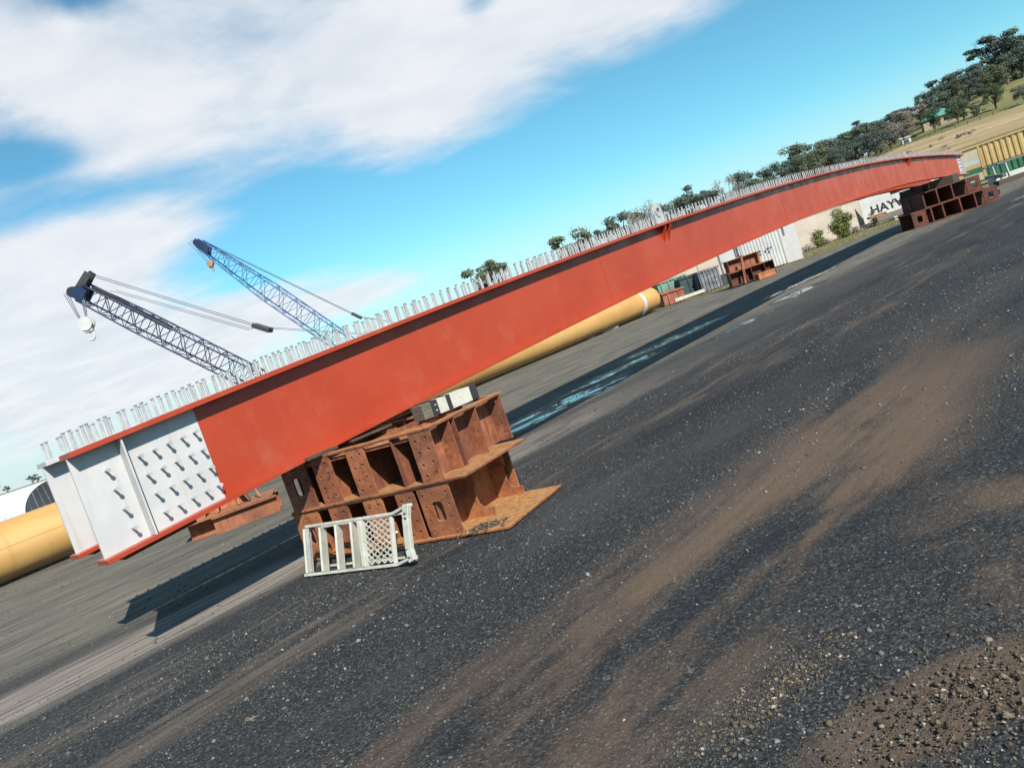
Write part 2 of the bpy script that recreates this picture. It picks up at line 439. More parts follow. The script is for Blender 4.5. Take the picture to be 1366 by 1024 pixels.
# ------------------------------------------------------------------ ground
def m_yard(g, put):
    p = g.pos(); x, y, z = g.sep(p)
    s = x * 0.731 + y * 0.682
    t = y * 0.731 - x * 0.682
    st = g.xyz(s, t, 0.0)
    wob = (g.noise(p, 0.22, 4.0) - 0.5) * 1.3
    tw = t + wob
    n_streak = g.noise(g.vm('MULTIPLY', st, (0.22, 1.5, 1.0)), 1.0, 6.0, 0.62)
    n_fine = g.noise(g.vm('MULTIPLY', st, (1.0, 14.0, 1.0)), 1.0, 5.0, 0.65)
    n_patch = g.noise(p, 0.75, 6.0, 0.6, 0.5)
    cellr = g.sep(g.vor(p, 85.0, out='Color'))[0]
    dis = g.vor(p, 85.0); dis2 = g.vor(p, 33.0)
    # bed of dark crushed rock, stone by stone
    grav = g.ramp(cellr, [(0.0, (0.016, 0.018, 0.020)), (0.55, (0.036, 0.039, 0.042)), (0.88, (0.064, 0.068, 0.070)), (0.98, (0.10, 0.107, 0.104)), (1.0, (0.19, 0.19, 0.175))])
    n_low = g.noise(g.vm('MULTIPLY', st, (0.28, 0.7, 1.0)), 1.0, 7.0, 0.66, 0.6)
    grav = g.mix(g.ss(n_low, 0.50, 0.68) * 0.55, grav, (0.072, 0.073, 0.073))
    grav = g.mix(g.ss(n_low, 0.46, 0.32) * 0.55, grav, (0.014, 0.018, 0.024))
    # brown dirt pressed into the wheel tracks
    def band(v, a, b, soft): return g.ss(v, a - soft, a + soft) * g.ss(v, b + soft, b - soft)
    dirt_m = band(tw, 1.95, 3.35, 0.35) * g.ss(n_streak * 0.6 + n_low * 0.4, 0.41, 0.54) * g.ss(s, 10.5, 6.0, 0.12, 1.0)
    dirt_m = dirt_m.max(band(tw, -1.5, 1.7, 0.4) * g.ss(n_patch, 0.52, 0.66) * 0.75)
    dpx = (x - 1.1) / 0.75; dpy = (y - 2.5 - (x - 1.1) * 0.1) / 0.28
    dirt_m = dirt_m.max(g.ss(1.0 - dpx * dpx - dpy * dpy + (n_patch - 0.5) * 2.2, 0.0, 0.6) * 0.8)
    dirt_m = dirt_m.max(band(tw, 4.6, 6.9, 0.5) * g.ss(n_streak, 0.52, 0.66) * 0.55)
    dirt_c = g.mix(n_fine, (0.105, 0.073, 0.052), (0.20, 0.138, 0.094))
    dirt_c = g.mix(g.ss(cellr, 0.75, 0.95) * 0.35, dirt_c, (0.17, 0.15, 0.13))
    c = g.mix(dirt_m * 0.84, grav, dirt_c)
    # far side of the yard: paler, fine screenings, streaked along the traffic
    far_m = g.ss(tw, 8.0, 9.6) * g.ss(n_streak, 0.28, 0.62, 0.45, 0.95)
    far_c = g.mix(g.ss(n_fine, 0.3, 0.7), (0.095, 0.092, 0.080), (0.26, 0.235, 0.185))
    c = g.mix(far_m, c, far_c)
    # one swept pale strip beside the girder
    strip = band(t + wob * 0.3, 7.25, 8.35, 0.22) * g.ss(n_fine, 0.30, 0.62, 0.25, 1.0) * g.ss(s, 14.0, 3.0, 0.1, 1.0)
    c = g.mix(strip * 0.9, c, g.mix(n_fine, (0.24, 0.205, 0.175), (0.40, 0.35, 0.30)))
    grey = band(tw, 5.0, 7.2, 0.4) * g.ss(n_fine * 0.5 + n_streak * 0.5, 0.50, 0.62) * 0.55
    c = g.mix(grey, c, (0.15, 0.14, 0.125))
    # shallow water lying in ruts
    wet = None
    for ps, pt, la, lb in ((9.2, 9.45, 2.6, 0.50), (12.6, 10.3, 1.8, 0.34), (16.0, 11.0, 2.4, 0.42), (15.2, 8.75, 1.7, 0.20), (19.3, 9.25, 1.5, 0.42), (22.5, 10.6, 2.6, 0.3), (34, 7.0, 2.0, 0.3)):
        du = (s - ps) / la; dv = (t - pt) / lb
        q = 1.0 - (du * du + dv * dv)
        wet = q if wet is None else wet.max(q)
    wet = wet + (g.noise(g.vm('MULTIPLY', st, (1.0, 6.0, 1.0)), 1.0, 6.0, 0.65) - 0.5) * 4.4 - 0.25
    wet = wet + (g.noise(p, 3.2, 5.0, 0.6) - 0.5) * 2.4
    water = g.ss(wet, 0.14, 0.26) * g.ss(g.noise(g.vm('MULTIPLY', st, (0.9, 3.0, 1.0)), 1.0, 4.0, 0.6), 0.44, 0.52)
    damp = g.ss(wet, -0.9, 0.15)
    c = g.mix(damp * 0.7, c, (0.020, 0.020, 0.021))
    c = g.mix(water, c, (0.012, 0.013, 0.014))
    put('Base Color', c)
    rough = g.mix(dirt_m, (0.80, 0.80, 0.80), (0.92, 0.92, 0.92))
    rough = g.mix(damp, rough, (0.5, 0.5, 0.5))
    put('Roughness', g.mix(water, rough, (0.04, 0.04, 0.04)))
    put('Specular IOR Level', g.ss(water, 0.0, 1.0, 0.12, 0.6))
    h = (0.5 - dis) * 0.55 + (0.5 - dis2) * 0.8 + n_patch * 0.8
    h = h * (1.0 - water) * g.ss(dirt_m.max(far_m).max(strip), 0.0, 1.0, 1.0, 0.35)
    put('Normal', g.bump(h, 0.75, 0.010))
material('yard_gravel', m_yard)
def m_field(g, put):
    p = g.pos(); x, y, z = g.sep(p)
    n = g.noise(g.vm('MULTIPLY', p, (0.05, 0.16, 0.2)), 1.0, 7.0, 0.62); n2 = g.noise(p, 1.2, 6.0, 0.7); n3 = g.noise(p, 0.06, 3.0)
    c = g.mix(g.ss(n, 0.32, 0.66), (0.30, 0.225, 0.12), (0.46, 0.36, 0.21))
    c = g.mix(g.ss(n2, 0.5, 0.75) * 0.5, c, (0.16, 0.13, 0.06))
    c = g.mix(g.ss(y, 149.0, 153.0) * g.ss(n3, 0.3, 0.6, 0.35, 0.9), c, (0.15, 0.165, 0.055))
    put('Base Color', c); put('Roughness', 0.95); put('Specular IOR Level', 0.1)
    put('Normal', g.bump(n2, 0.8, 0.25))
material('dry_grass', m_field)
def m_verge(g, put):
    p = g.pos(); n = g.noise(p, 0.9, 6.0, 0.6); n2 = g.noise(p, 6.0, 5.0)
    c = g.mix(g.ss(n, 0.38, 0.60), (0.21, 0.155, 0.10), (0.15, 0.155, 0.045))
    c = g.mix(g.ss(n2, 0.45, 0.7) * 0.6, c, (0.10, 0.085, 0.05))
    put('Base Color', c); put('Roughness', 0.95); put('Normal', g.bump(n2, 0.7, 0.05))
material('verge_soil', m_verge)

def sheet(name, poly, z, mat):
    m = MB(); m.add([(p[0], p[1], z) for p in poly], [tuple(range(len(poly)))])
    return tag(m.build(name, mat), kind='structure')
sheet('yard_ground', [(-900, -60), (900, -60), (900, 2500), (-900, 2500)], 0.0, 'yard_gravel')
sheet('grass_verge', [(-3.0, 38.5), (4.2, 35.6), (9.0, 34.9), (10.4, 34.4), (14.6, 36.1), (18.5, 39.3), (23.5, 42.2), (31.0, 47.6), (40, 56), (62, 75), (-10, 75)], 0.004, 'verge_soil')

def interp(v, xs, ys): return float(np.interp(v, xs, ys))
def terrain(x, y):
    az = math.degrees(math.atan2(x, y))
    A = interp(az, [-8, 0, 10, 18, 24, 30, 36, 50], [0, 1, 2.5, 4.5, 7, 9, 9.3, 9.5])
    S2 = interp(az, [-8, 10, 20, 26, 30, 33, 38, 50], [0, 1, 2, 3, 8, 11, 13, 14])
    if y < 62: return 0.0
    if y < 150: return A * (y - 62) / 88
    return A + S2 * (min(y, 330) - 150) / 80
def build_hillside():
    ys = [62 + i * 3 for i in range(30)] + [152 + i * 6 for i in range(32)] + [360, 420, 520, 700, 1000, 1600]
    m = MB(); rows = []
    for y in ys:
        for k in range(97):
            x = y * math.tan(R(-44 + 92 * k / 96))
            zz = terrain(x, y) + 0.012 + (0.0 if y < 64 else 0.16 * mnoise.noise(Vector((x * 0.09, y * 0.09, 0)))) + (0 if y < 80 else 0.08)
            m.v.append((x, y, max(zz, 0.012)))
    for j in range(len(ys) - 1):
        for k in range(96):
            a = j * 97 + k; m.f.append((a, a + 1, a + 98, a + 97))
    tag(m.build('hillside', 'dry_grass', smooth=True), kind='structure')
build_hillside()

# ------------------------------------------------------------------ the two bridge girders
GX0, GY0, GTH, GK0, GK1, GLEN = -3.43579, 6.02991, 0.813034, 0.00379071, -0.000182948, 39.51
_gs = np.linspace(-0.5, GLEN + 0.5, 1601)
_gh = GTH + GK0 * _gs + GK1 * _gs * _gs / 2
_dx = np.cos(_gh); _dy = np.sin(_gh); _st = _gs[1] - _gs[0]
_cx = np.concatenate([[0], np.cumsum((_dx[1:] + _dx[:-1]) / 2 * _st)]); _cy = np.concatenate([[0], np.cumsum((_dy[1:] + _dy[:-1]) / 2 * _st)])
_cx += GX0 - np.interp(0, _gs, _cx); _cy += GY0 - np.interp(0, _gs, _cy)
def gframe(s):
    """point on the near bottom edge, forward and towards-camera normals, at arc length s"""
    h = GTH + GK0 * s + GK1 * s * s / 2
    u = s / 40
    return (Vector((float(np.interp(s, _gs, _cx)), float(np.interp(s, _gs, _cy)), 0.899841 + 3.15093 * u - 2.51966 * u * u - 0.23989 * u ** 3)),
            Vector((math.cos(h), math.sin(h), 0)), Vector((math.sin(h), -math.cos(h), 0)))
FW, FT, BT, DEP, WT = 0.25, 0.045, 0.038, 0.93, 0.018     # flange width, thicknesses, depth, web
def gp(s, out, z, off):
    """world point: out = towards the camera from the web centre, z from the underside"""
    p, f, n = gframe(s)
    return p + n * (out - FW / 2 - off) + Vector((0, 0, z))
def stud_mesh(L, r, rh, th):
    m = MB(); m.tube([(0, 0, 0), (0, 0, L - th)], r, 8, cap=False)
    m.tube([(0, 0, L - th), (0, 0, L)], rh, 8)
    me = m.mesh('stud'); me.materials.append(MATS['galvanised']); me.materials.append(MATS['stud_head_steel'])
    idx = [0] * 8 + [1] * 8 + [1, 1]
    me.polygons.foreach_set('material_index', idx); return me
STUD = stud_mesh(0.165, 0.0110, 0.0165, 0.010)
SIDE_STUD = stud_mesh(0.085, 0.0115, 0.018, 0.010); SIDE_STUD.polygons.foreach_set('material_index', [0] * len(SIDE_STUD.polygons)); SIDE_STUD.materials[0] = MATS['galvanised']
def make_girder(label, off, s0, s1, pitch, first):
    base = gp(s0, 0, 0, off); base.z = 0
    root = empty('bridge_girder', base, 0, label, 'girder')
    L = lambda v: v - base
    def strip(name, mat, sa, sb, o0, o1, z0, z1, bevel=0.0):
        n = max(2, int((sb - sa) / 0.6) + 1); rings = []
        for k in range(n + 1):
            s = sa + (sb - sa) * k / n
            rings.append([L(gp(s, o0, z0, off)), L(gp(s, o1, z0, off)), L(gp(s, o1, z1, off)), L(gp(s, o0, z1, off))])
        return MB().sweep(rings).build(name, mat, root, bevel=bevel)
    h = FW / 2; ht = 0.14
    PE = 1.10                                             # white primed length at each end
    web = strip('web', 'red_oxide_paint', s0 + PE, s1 - PE, -WT / 2, WT / 2, BT, DEP - FT)
    near_panel = strip('primed_end_panel', 'white_primer', s0, s0 + PE, -WT / 2, WT / 2, BT, DEP - FT)
    near_panel['label'] = 'white primed end of the web with short side studs'
    far_panel = strip('primed_end_panel', 'white_primer', s1 - PE, s1, -WT / 2, WT / 2, BT, DEP - FT)
    if off < 0.5:
        strip('top_flange', 'red_oxide_paint', s0, s1, -ht, ht, DEP - FT, DEP, 0.003)
    else:
        strip('top_flange', 'white_primer', s0, s0 + 1.0, -ht, ht, DEP - FT, DEP, 0.003)
        strip('top_flange', 'red_oxide_paint', s0 + 1.0, s1, -ht, ht, DEP - FT, DEP, 0.003)
    bf = strip('bottom_flange', 'red_oxide_paint', s0 - 0.02, s1, -h, h, 0, BT, 0.003)
    # web to flange fillet weld seen as a light line
    strip('weld_bead', 'red_oxide_paint', s0 + PE, s1 - PE, WT / 2, WT / 2 + 0.012, BT, BT + 0.012)
    # sole plate under the end
    sp = strip('sole_plate', 'rust_far', s0 + 0.12, s0 + 0.75, -h + 0.02, h - 0.03, -0.03, -0.002)
    # bearing stiffeners
    for ss in (s0 + 0.40, s1 - 0.45):
        p, f, n = gframe(ss)
        for sd in (1, -1):
            c = L(gp(ss, sd * (WT / 2 + 0.055), (BT + DEP - FT) / 2, off))
            MB().box(c, (0.016, 0.110, DEP - BT - FT - 0.004), (f, n, Vector((0, 0, 1)))).build('stiffener', 'white_primer', root)
    # side studs of the primed ends
    for a, e in ((s0, 1), (s1, -1)):
        for r_, fr in enumerate((0.76, 0.56, 0.355, 0.15)):
            for k, ds in enumerate((0.24, 0.52, 0.65, 0.78, 0.91, 1.03)):
                if a == s1 and k == 0: continue
                for sd in ((1, -1) if off < 0.5 and a == s0 else (1,)):
                    o = bpy.data.objects.new('side_stud', SIDE_STUD); COL.objects.link(o); o.parent = root
                    s = a + e * (ds + (0.012 * r_))
                    p, f, n = gframe(s)
                    o.location = L(gp(s, sd * WT / 2, BT + fr * (DEP - FT - BT), off)); o.rotation_euler = (n * sd).to_track_quat('Z', 'Y').to_euler()
    # shear studs: three across, cells as in the photo; the 300 nearest are objects of their own
    spots = []
    s = s0 + 0.07; k = 0
    while s < s1 - 0.05:
        for oo in (-0.07, 0.07):
            spots.append((s + random.uniform(-.012, .012), oo + random.uniform(-.008, .008)))
        s += pitch; k += 1
    lug_s = [10.2, 29.6] if off < 0.5 else []
    spots = [q for q in spots if not any(abs(q[0] - ls) < 0.2 for ls in lug_s)]
    rest = MB(); sv = [tuple(v.co) for v in STUD.vertices]; sf = [tuple(q.vertices) for q in STUD.polygons]
    for i, (s, oo) in enumerate(spots):
        P = L(gp(s, oo, DEP, off))
        tx, ty = random.gauss(0, .025), random.gauss(0, .025)
        if i < 300:
            o = bpy.data.objects.new('shear_stud', STUD); COL.objects.link(o); o.parent = root
            o.location = P; o.rotation_euler = (tx, ty, random.uniform(0, 1))
        else:
            rest.add([(P.x + v[0] + ty * v[2], P.y + v[1] - tx * v[2], P.z + v[2]) for v in sv], sf)
    if rest.v: tag(rest.build('shear_studs', 'galvanised', root), kind='stuff')
    # lifting lugs, each with a red gusset under the flange
    for ls in lug_s:
        p, f, n = gframe(ls)
        me = plate_mesh([(-.17, 0), (.17, 0), (.17, .16), (.12, .36), (-.12, .36), (-.17, .16)], [circle(0, .22, .055)], 0.045)
        lug = obj('lifting_lug', me, 'galvanised', root); place(lug, L(gp(ls, 0, DEP + 0.002, off)), f, (0, 0, 1)); lug.scale = (1, 1, 1) if ls < 20 else (.8, .55, 1)
        cheek = plate_mesh(circle(0, 0, .105, 18), [circle(0, 0, .056)], 0.075)
        ck = obj('cheek_plate', cheek, 'galvanised', lug); ck.location = (0, .22, 0)
        gu = plate_mesh([(WT / 2, 0), (h - 0.005, 0), (h - 0.005, -.06), (WT / 2, -.28)], [], 0.02)
        for dd in (-0.06, 0.12):
            q = obj('gusset', gu.copy() if dd > 0 else gu, 'red_oxide_paint', root); place(q, L(gp(ls + dd, 0, DEP - FT - 0.002, off)), n, (0, 0, 1))
    # butt welds of the web plates
    for ws in (8.0, 16.2, 24.3, 27.8, 32.0):
        p, f, n = gframe(ws)
        MB().box(L(gp(ws, WT / 2 + 0.001, DEP / 2, off)), (0.016, 0.006, DEP - BT - FT - 0.004), (f, n, Vector((0, 0, 1)))).build('weld_seam', 'red_oxide_paint', root)
    return root
make_girder('long red bridge girder nearest the camera, standing on the rusty frames', 0.0, 0.0, GLEN, 0.15, True)
make_girder('second red girder standing behind the near one, its white end peeping out at left', 1.22, 0.16, GLEN + 0.15, 0.15, False)

# ------------------------------------------------------------------ near support: two rusty steel frames
UH = 0.515
def end_plate(w, h, slot, th=0.022):
    holes = []
    if slot:
        holes.append(rrect(w * .34, w * .66, h * .30, h * .70, .035))
        for fy in (.12, .35, .62, .86): holes += [circle(w * .13, h * fy, .013, 10), circle(w * .87, h * fy, .013, 10)]
        for fx in (.42, .55): holes += [circle(w * fx, h * .12, .010, 10), circle(w * fx, h * .88, .010, 10)]
    else:
        for fy in (.14, .36, .62, .85): holes += [circle(w * .26, h * (fy - .02), .015, 12), circle(w * .74, h * (fy + .02), .015, 12)]
    return plate_mesh([(0, 0), (w, 0), (w, h), (0, h)], holes, th)
def make_frame(label, origin, mat, plates, LU, sheet_b, sheet_t, lower, rz=R(58), H=UH):
    """plates: (v0, v1, slotted); local x = u (length), y = v"""
    root = empty('steel_support_frame', origin, rz, label, 'steel frame')
    tf, tb = 0.022, 0.022
    V1 = plates[-1][1] + 0.03
    MB().lim(sheet_b[0], sheet_b[1], sheet_b[2], V1, 0.0, tb).build('bottom_sheet', mat, root, bevel=0.003)
    if lower: MB().lim(sheet_t[0], sheet_t[1], sheet_t[2], V1 - 0.006, H - tf, H).build('top_sheet', mat, root, bevel=0.003)
    else:
        MB().lim(.03, LU - .05, .17, V1 - .05, H - .085, H - .068).build('bay_shade_cover', mat, root)  # hidden cover added below the strips to keep sun out of the bays
        MB().lim(sheet_t[0], sheet_t[0] + .11, sheet_t[2] + .112, V1 - .006, H - tf, H).build('top_strip', mat, root, bevel=0.003)
        MB().lim(sheet_t[0], sheet_t[1], sheet_t[2], sheet_t[2] + .11, H - tf, H).build('top_strip', mat, root, bevel=0.003)
        MB().lim(sheet_t[1] - .1, sheet_t[1], sheet_t[2] + .112, V1 - .006, H - tf, H).build('top_strip', mat, root, bevel=0.003)
    hh = H - tf - tb - 0.002
    for i, (v0, v1, slot) in enumerate(plates):
        w = v1 - v0
        p = obj('end_plate', end_plate(w, hh, slot), mat, root); place(p, (0.011, v1, tb + 0.001), (0, -1, 0), (0, 0, 1))
        p = obj('end_plate', end_plate(w, hh, False), mat, root); place(p, (LU - 0.03, v1, tb + 0.001), (0, -1, 0), (0, 0, 1))
        vc = (v0 + v1) / 2 + (0.04 if i == 0 else 0.0)
        MB().lim(0.024, LU - 0.043, vc - .007, vc + .007, tb + .001, tb + .001 + hh).build('web', mat, root)
        if slot and not (i == 0):
            pass
        # stiffeners on the outer side
        if i == 0:
            us = (0.40, 0.97) if lower else (0.33, 0.41, 0.80)
            for u in us:
                d0 = vc - .008
                if lower:
                    pts = [(0, hh), (0, 0), (d0 + .12, 0), (d0 + .12, .075)]
                    cx, cy, rr = d0 + .02, .16, .075
                    pts += [(cx + .02, .078), (cx - .02, .095), (cx - .045, .13), (cx - .055, .19), (cx - .05, .30), (d0 - .002, .31), (d0 - .002, hh)]
                else:
                    pts = [(0, hh), (0, 0), (d0 - 0.004, 0), (d0 - 0.004, hh)]
                q = obj('stiffener', plate_mesh(pts, [], 0.014), mat, root); place(q, (u, vc - .0075, tb + .001), (0, -1, 0), (0, 0, 1))
        else:
            pv = plates[i - 1][1]
            for u in (0.85,):
                MB().lim(u - .007, u + .007, pv + 0.01, vc - .008, tb + .001, tb + .001 + hh).build('stiffener', mat, root)
    if not lower:
        MB().lim(0.01, LU - 0.05, 0.47, 0.485, tb + .001, tb + .001 + hh).build('web', mat, root)
    return root
O = Vector((-0.84, 6.84, 0.0))
eu = Vector((math.cos(R(58)), math.sin(R(58)), 0)); ev = Vector((-math.sin(R(58)), math.cos(R(58)), 0))
make_frame('lower rust orange frame on the gravel with slotted plate and wide base sheet', O + Vector((0, 0, 0.012)), 'rust_orange',
           [(0, .37, True), (.42, .64, False), (.82, 1.06, False), (1.28, 1.54, False), (1.70, 2.06, True)], 1.12, (-0.04, 1.02, -0.52), (-.004, 1.2, -0.02), True)
make_frame('upper rust brown frame stacked on the lower one beside the step ladder', O + Vector((0, 0, 0.014 + UH)), 'rust_brown',
           [(0, .25, False), (.83, 1.06, False), (1.30, 1.55, False), (1.65, 2.02, True)], 1.30, (-.02, 1.12, -0.24), (-.006, 1.34, -0.012), False)
# frames under the second girder, behind
O2 = O + eu * 1.62 + ev * 1.75
make_frame('dark lower frame under the second girder, behind the front frames', O2 + Vector((0, 0, 0.012)), 'rust_brown',
           [(0, .37, True), (.52, .76, False), (1.0, 1.25, False)], 1.1, (-0.04, 1.1, -.02), (-.004, 1.1, -0.02), False)
make_frame('dark upper frame carrying the second girder, behind the front frames', O2 + Vector((0, 0, 0.014 + UH)), 'rust_brown',
           [(0, .25, False), (.52, .76, False), (1.0, 1.25, True)], 1.1, (-0.02, 1.1, -.02), (-.004, 1.1, -0.02), False)
# ------------------------------------------------------------------ packers on the frames
ZT = 0.016 + 2 * UH
def packer(label, c, heading, L, W, H, mat, group=None):
    root = empty('timber_packer', c, R(heading), label, 'timber', group)
    m = MB(); m.lim(-L / 2, L / 2, -W / 2, W / 2, 0, H); o = m.build('sleeper', mat, root, bevel=0.006)
    return root
pk = empty('painted_packer', Vector((-0.70, 7.86, ZT)), R(41), 'weathered white painted packing block with dark straps on the upper frame', 'packing block')
for x0, x1, mt, nm, g2 in ((-.37, -.25, 'timber_grey', 'bare_end', 0), (-.25, -.17, 'black_steel', 'strap', .006), (-.17, -.05, 'chipped_white', 'painted_face', 0), (-.05, .0, 'black_steel', 'strap', .006), (.0, .27, 'chipped_white', 'painted_face', .002), (.27, .36, 'black_steel', 'end_shoe', .007)):
    MB().lim(x0 + .001, x1 - .001, -.095 - g2, .095 + g2, 0.0 if not g2 else 0.0, .15 + g2).build(nm, mt, pk, bevel=0.004)
for zz in (.05, .105):
    MB().tube([(-.21, -.10, zz), (-.21, -.112, zz)], .009, 8).build('bolt', 'galvanised', pk)
gz = gframe(2.75)[0].z
p2, f2, n2 = gframe(2.75)
pc = gp(2.75, 0, 0, 0); pc.z = ZT
packer('dark timber packer wedged between the near girder and the upper frame', pc, math.degrees(math.atan2(f2.y, f2.x)), 0.55, 0.30, gz - ZT - 0.034, 'timber_dark')
pc = gp(2.1, 0.02, 0, 0); pc.z = ZT
packer('low dark timber packer beside the first under the near girder', pc, math.degrees(math.atan2(f2.y, f2.x)) + 4, 0.40, 0.26, 0.035, 'timber_dark')
pc = gp(3.8, 0, 0, 1.22); pc.z = ZT
packer('timber packer under the second girder', pc, math.degrees(math.atan2(f2.y, f2.x)), 0.5, 0.26, gframe(3.8)[0].z - ZT - 0.004, 'timber_dark')

# ------------------------------------------------------------------ step ladder lying on its side
def make_ladder():
    a = Vector((-2.46, 7.30, 0.0)); b = Vector((-1.24, 6.42, 0.0)); x = b - a; L = x.length
    root = empty('step_ladder', a, math.atan2(x.y, x.x), 'chipped white step ladder with mesh platform lying on its side against the rusty frames', 'step ladder')
    root.rotation_euler.x = R(-19)
    Wd, D = 0.46, 0.16          # rail spacing (vertical now), rail depth
    for z in (0.022, Wd):
        top = z > 0.2
        pts = [(0.0, 0.05 if top else 0.0, z + (.02 if top else 0)), (0.45, 0.03 if top else 0, z + (.012 if top else 0)), (1.28, 0.0, z), (L, -0.03, z + (0.05 if top else 0.05))]
        m = MB()
        for p, q in zip(pts[:-1], pts[1:]): m.bar(p, q, 0.060, 0.026)
        m.build('rail', 'chipped_white', root, bevel=0.004)
        m = MB(); m.bar((0.06, 0.18, z + (.06 if not top else 0)), (1.22, 0.14, z + (.05 if not top else 0)), 0.030, 0.022)
        m.build('rear_rail', 'chipped_white', root, bevel=0.003)
    for xx, tilt in ((0.035, 0.0), (0.27, .05), (0.50, .05), (0.715, .04)):
        m = MB(); m.bar((xx, 0.015, 0.036), (xx - .02, 0.03, Wd - 0.012), 0.115, 0.022, upd=(1, 0.35, 0)); m.build('tread', 'chipped_white', root, bevel=0.003)
    m = MB(); m.bar((0.86, 0.0, 0.036), (0.84, 0.0, Wd - .012), 0.075, 0.05, upd=(1, 0, 0)); m.build('platform_edge', 'chipped_white', root, bevel=0.004)
    m = MB(); m.bar((1.235, 0.0, 0.036), (1.235, 0.0, Wd - .012), 0.030, 0.03, upd=(1, 0, 0)); m.build('platform_edge', 'chipped_white', root, bevel=0.003)
    m = MB()
    x0, x1, z0, z1 = 0.895, 1.22, 0.05, Wd - 0.03; nx, nz = 4, 7
    for i in range(nx):
        for j in range(nz):
            cx, cz = x0 + (i + .5) * (x1 - x0) / nx, z0 + (j + .5) * (z1 - z0) / nz
            hx, hz = (x1 - x0) / nx / 2, (z1 - z0) / nz / 2
            for (ax, az, bx, bz) in ((-hx, 0, 0, hz), (0, hz, hx, 0), (hx, 0, 0, -hz), (0, -hz, -hx, 0)):
                m.bar((cx + ax, .004, cz + az), (cx + bx, -.004, cz + bz), 0.012, 0.007, upd=(0, 1, .5))
    m.build('mesh_platform', 'chipped_white', root)
    m = MB(); pts = [(L - .02, -.035, 0.035), (L - .055, -.03, 0.14), (L - .055, -.03, 0.40), (L - .03, -.035, Wd + 0.055)]
    for p, q in zip(pts[:-1], pts[1:]): m.bar(p, q, 0.045, 0.07, upd=(1, 0, 0))
    m.build('foot_bar', 'chipped_white', root, bevel=0.005)
    for zz in (.07, .40, .44):
        MB().box((L - .045, -.058, zz), (.022, .008, .012)).build('rivet', 'black_steel', root)
    for xx in (0.86,):
        MB().bar((1.0, 0.22, 0.12), (1.25, 0.03, 0.30), 0.02, 0.02).build('stay', 'chipped_white', root)
    MB().lim(-.008, .05, 0.0, .03, .05, Wd).build('end_strap', 'galvanised', root)
make_ladder()

# ------------------------------------------------------------------ ochre pipe
def make_pipe():
    x0, y0, th, r = -10.70, 14.90, R(48.67), 0.575
    root = empty('steel_pipe', (x0, y0, r + 0.02), th, 'huge ochre steel pipe lying on the yard behind the girders', 'pipe')
    n = 72
    def shell(xa, xb, ra, name, mat, ri=None):
        rings = []
        ri = ri or ra - 0.02
        for xx, rr in ((xa, ri), (xa, ra), (xb, ra), (xb, ri)):
            rings.append([(xx, rr * math.cos(2 * math.pi * k / n), rr * math.sin(2 * math.pi * k / n)) for k in range(n)])
        m = MB(); vs = [p for q in rings for p in q]; fs = []
        for i in range(4):
            j = (i + 1) % 4
            for k in range(n): fs.append((i * n + k, i * n + (k + 1) % n, j * n + (k + 1) % n, j * n + k))
        m.add(vs, fs); return m.build(name, mat, root, smooth=False)
    for xa, xb in ((-9.0, 3.0), (3.006, 14.0), (14.006, 22.4), (22.406, 26.0)):
        o = shell(xa, xb, r, 'pipe_section', 'ochre_pipe')
    for xx in (3.0, 14.0, 22.4): shell(xx - .03, xx + .035, r + .009, 'weld_ring', 'ochre_pipe', r - .005)
    shell(25.55, 25.78, r + .014, 'white_ring', 'white_paint', r - .005)
    shell(26.01, 27.1, r - .045, 'end_stub', 'ochre_pipe')
    # long welded strips on the near side
    for ang, xa, xb, w in ((-78, -9.0, 2.0, .05), (-38, .6, 3.0, .03)):
        a = R(ang); m = MB()
        yy, zz = r * math.sin(a), r * math.cos(a)
        m.box(((xa + xb) / 2, yy, zz), (xb - xa, w, .014), (Vector((1, 0, 0)), Vector((0, math.cos(a), -math.sin(a))), Vector((0, math.sin(a), math.cos(a))))); m.build('seam_strip', 'ochre_pipe', root, bevel=0.01)
    MB().tube([(1.6, -r * .93, -.2), (1.6, -r * .99, -.21)], .035, 10).build('vent_plug', 'rust_saddle', root)
make_pipe()
for i, (x, y, rz, lab) in enumerate(((3.55, 31.3, 40, 'small white ended chock under the ochre pipe, left of the pair'), (4.55, 32.35, 44, 'longer white ended chock under the ochre pipe, nearer its far end'))):
    m = MB(); m.lim(-.55 if i else -.2, .55 if i else .2, -.09, .09, 0, .15); o = m.build('pipe_chock', 'chipped_white', bevel=0.01); o.location = (x, y - .3, 0.004); o.rotation_euler.z = R(rz); tag(o, lab, 'chock')

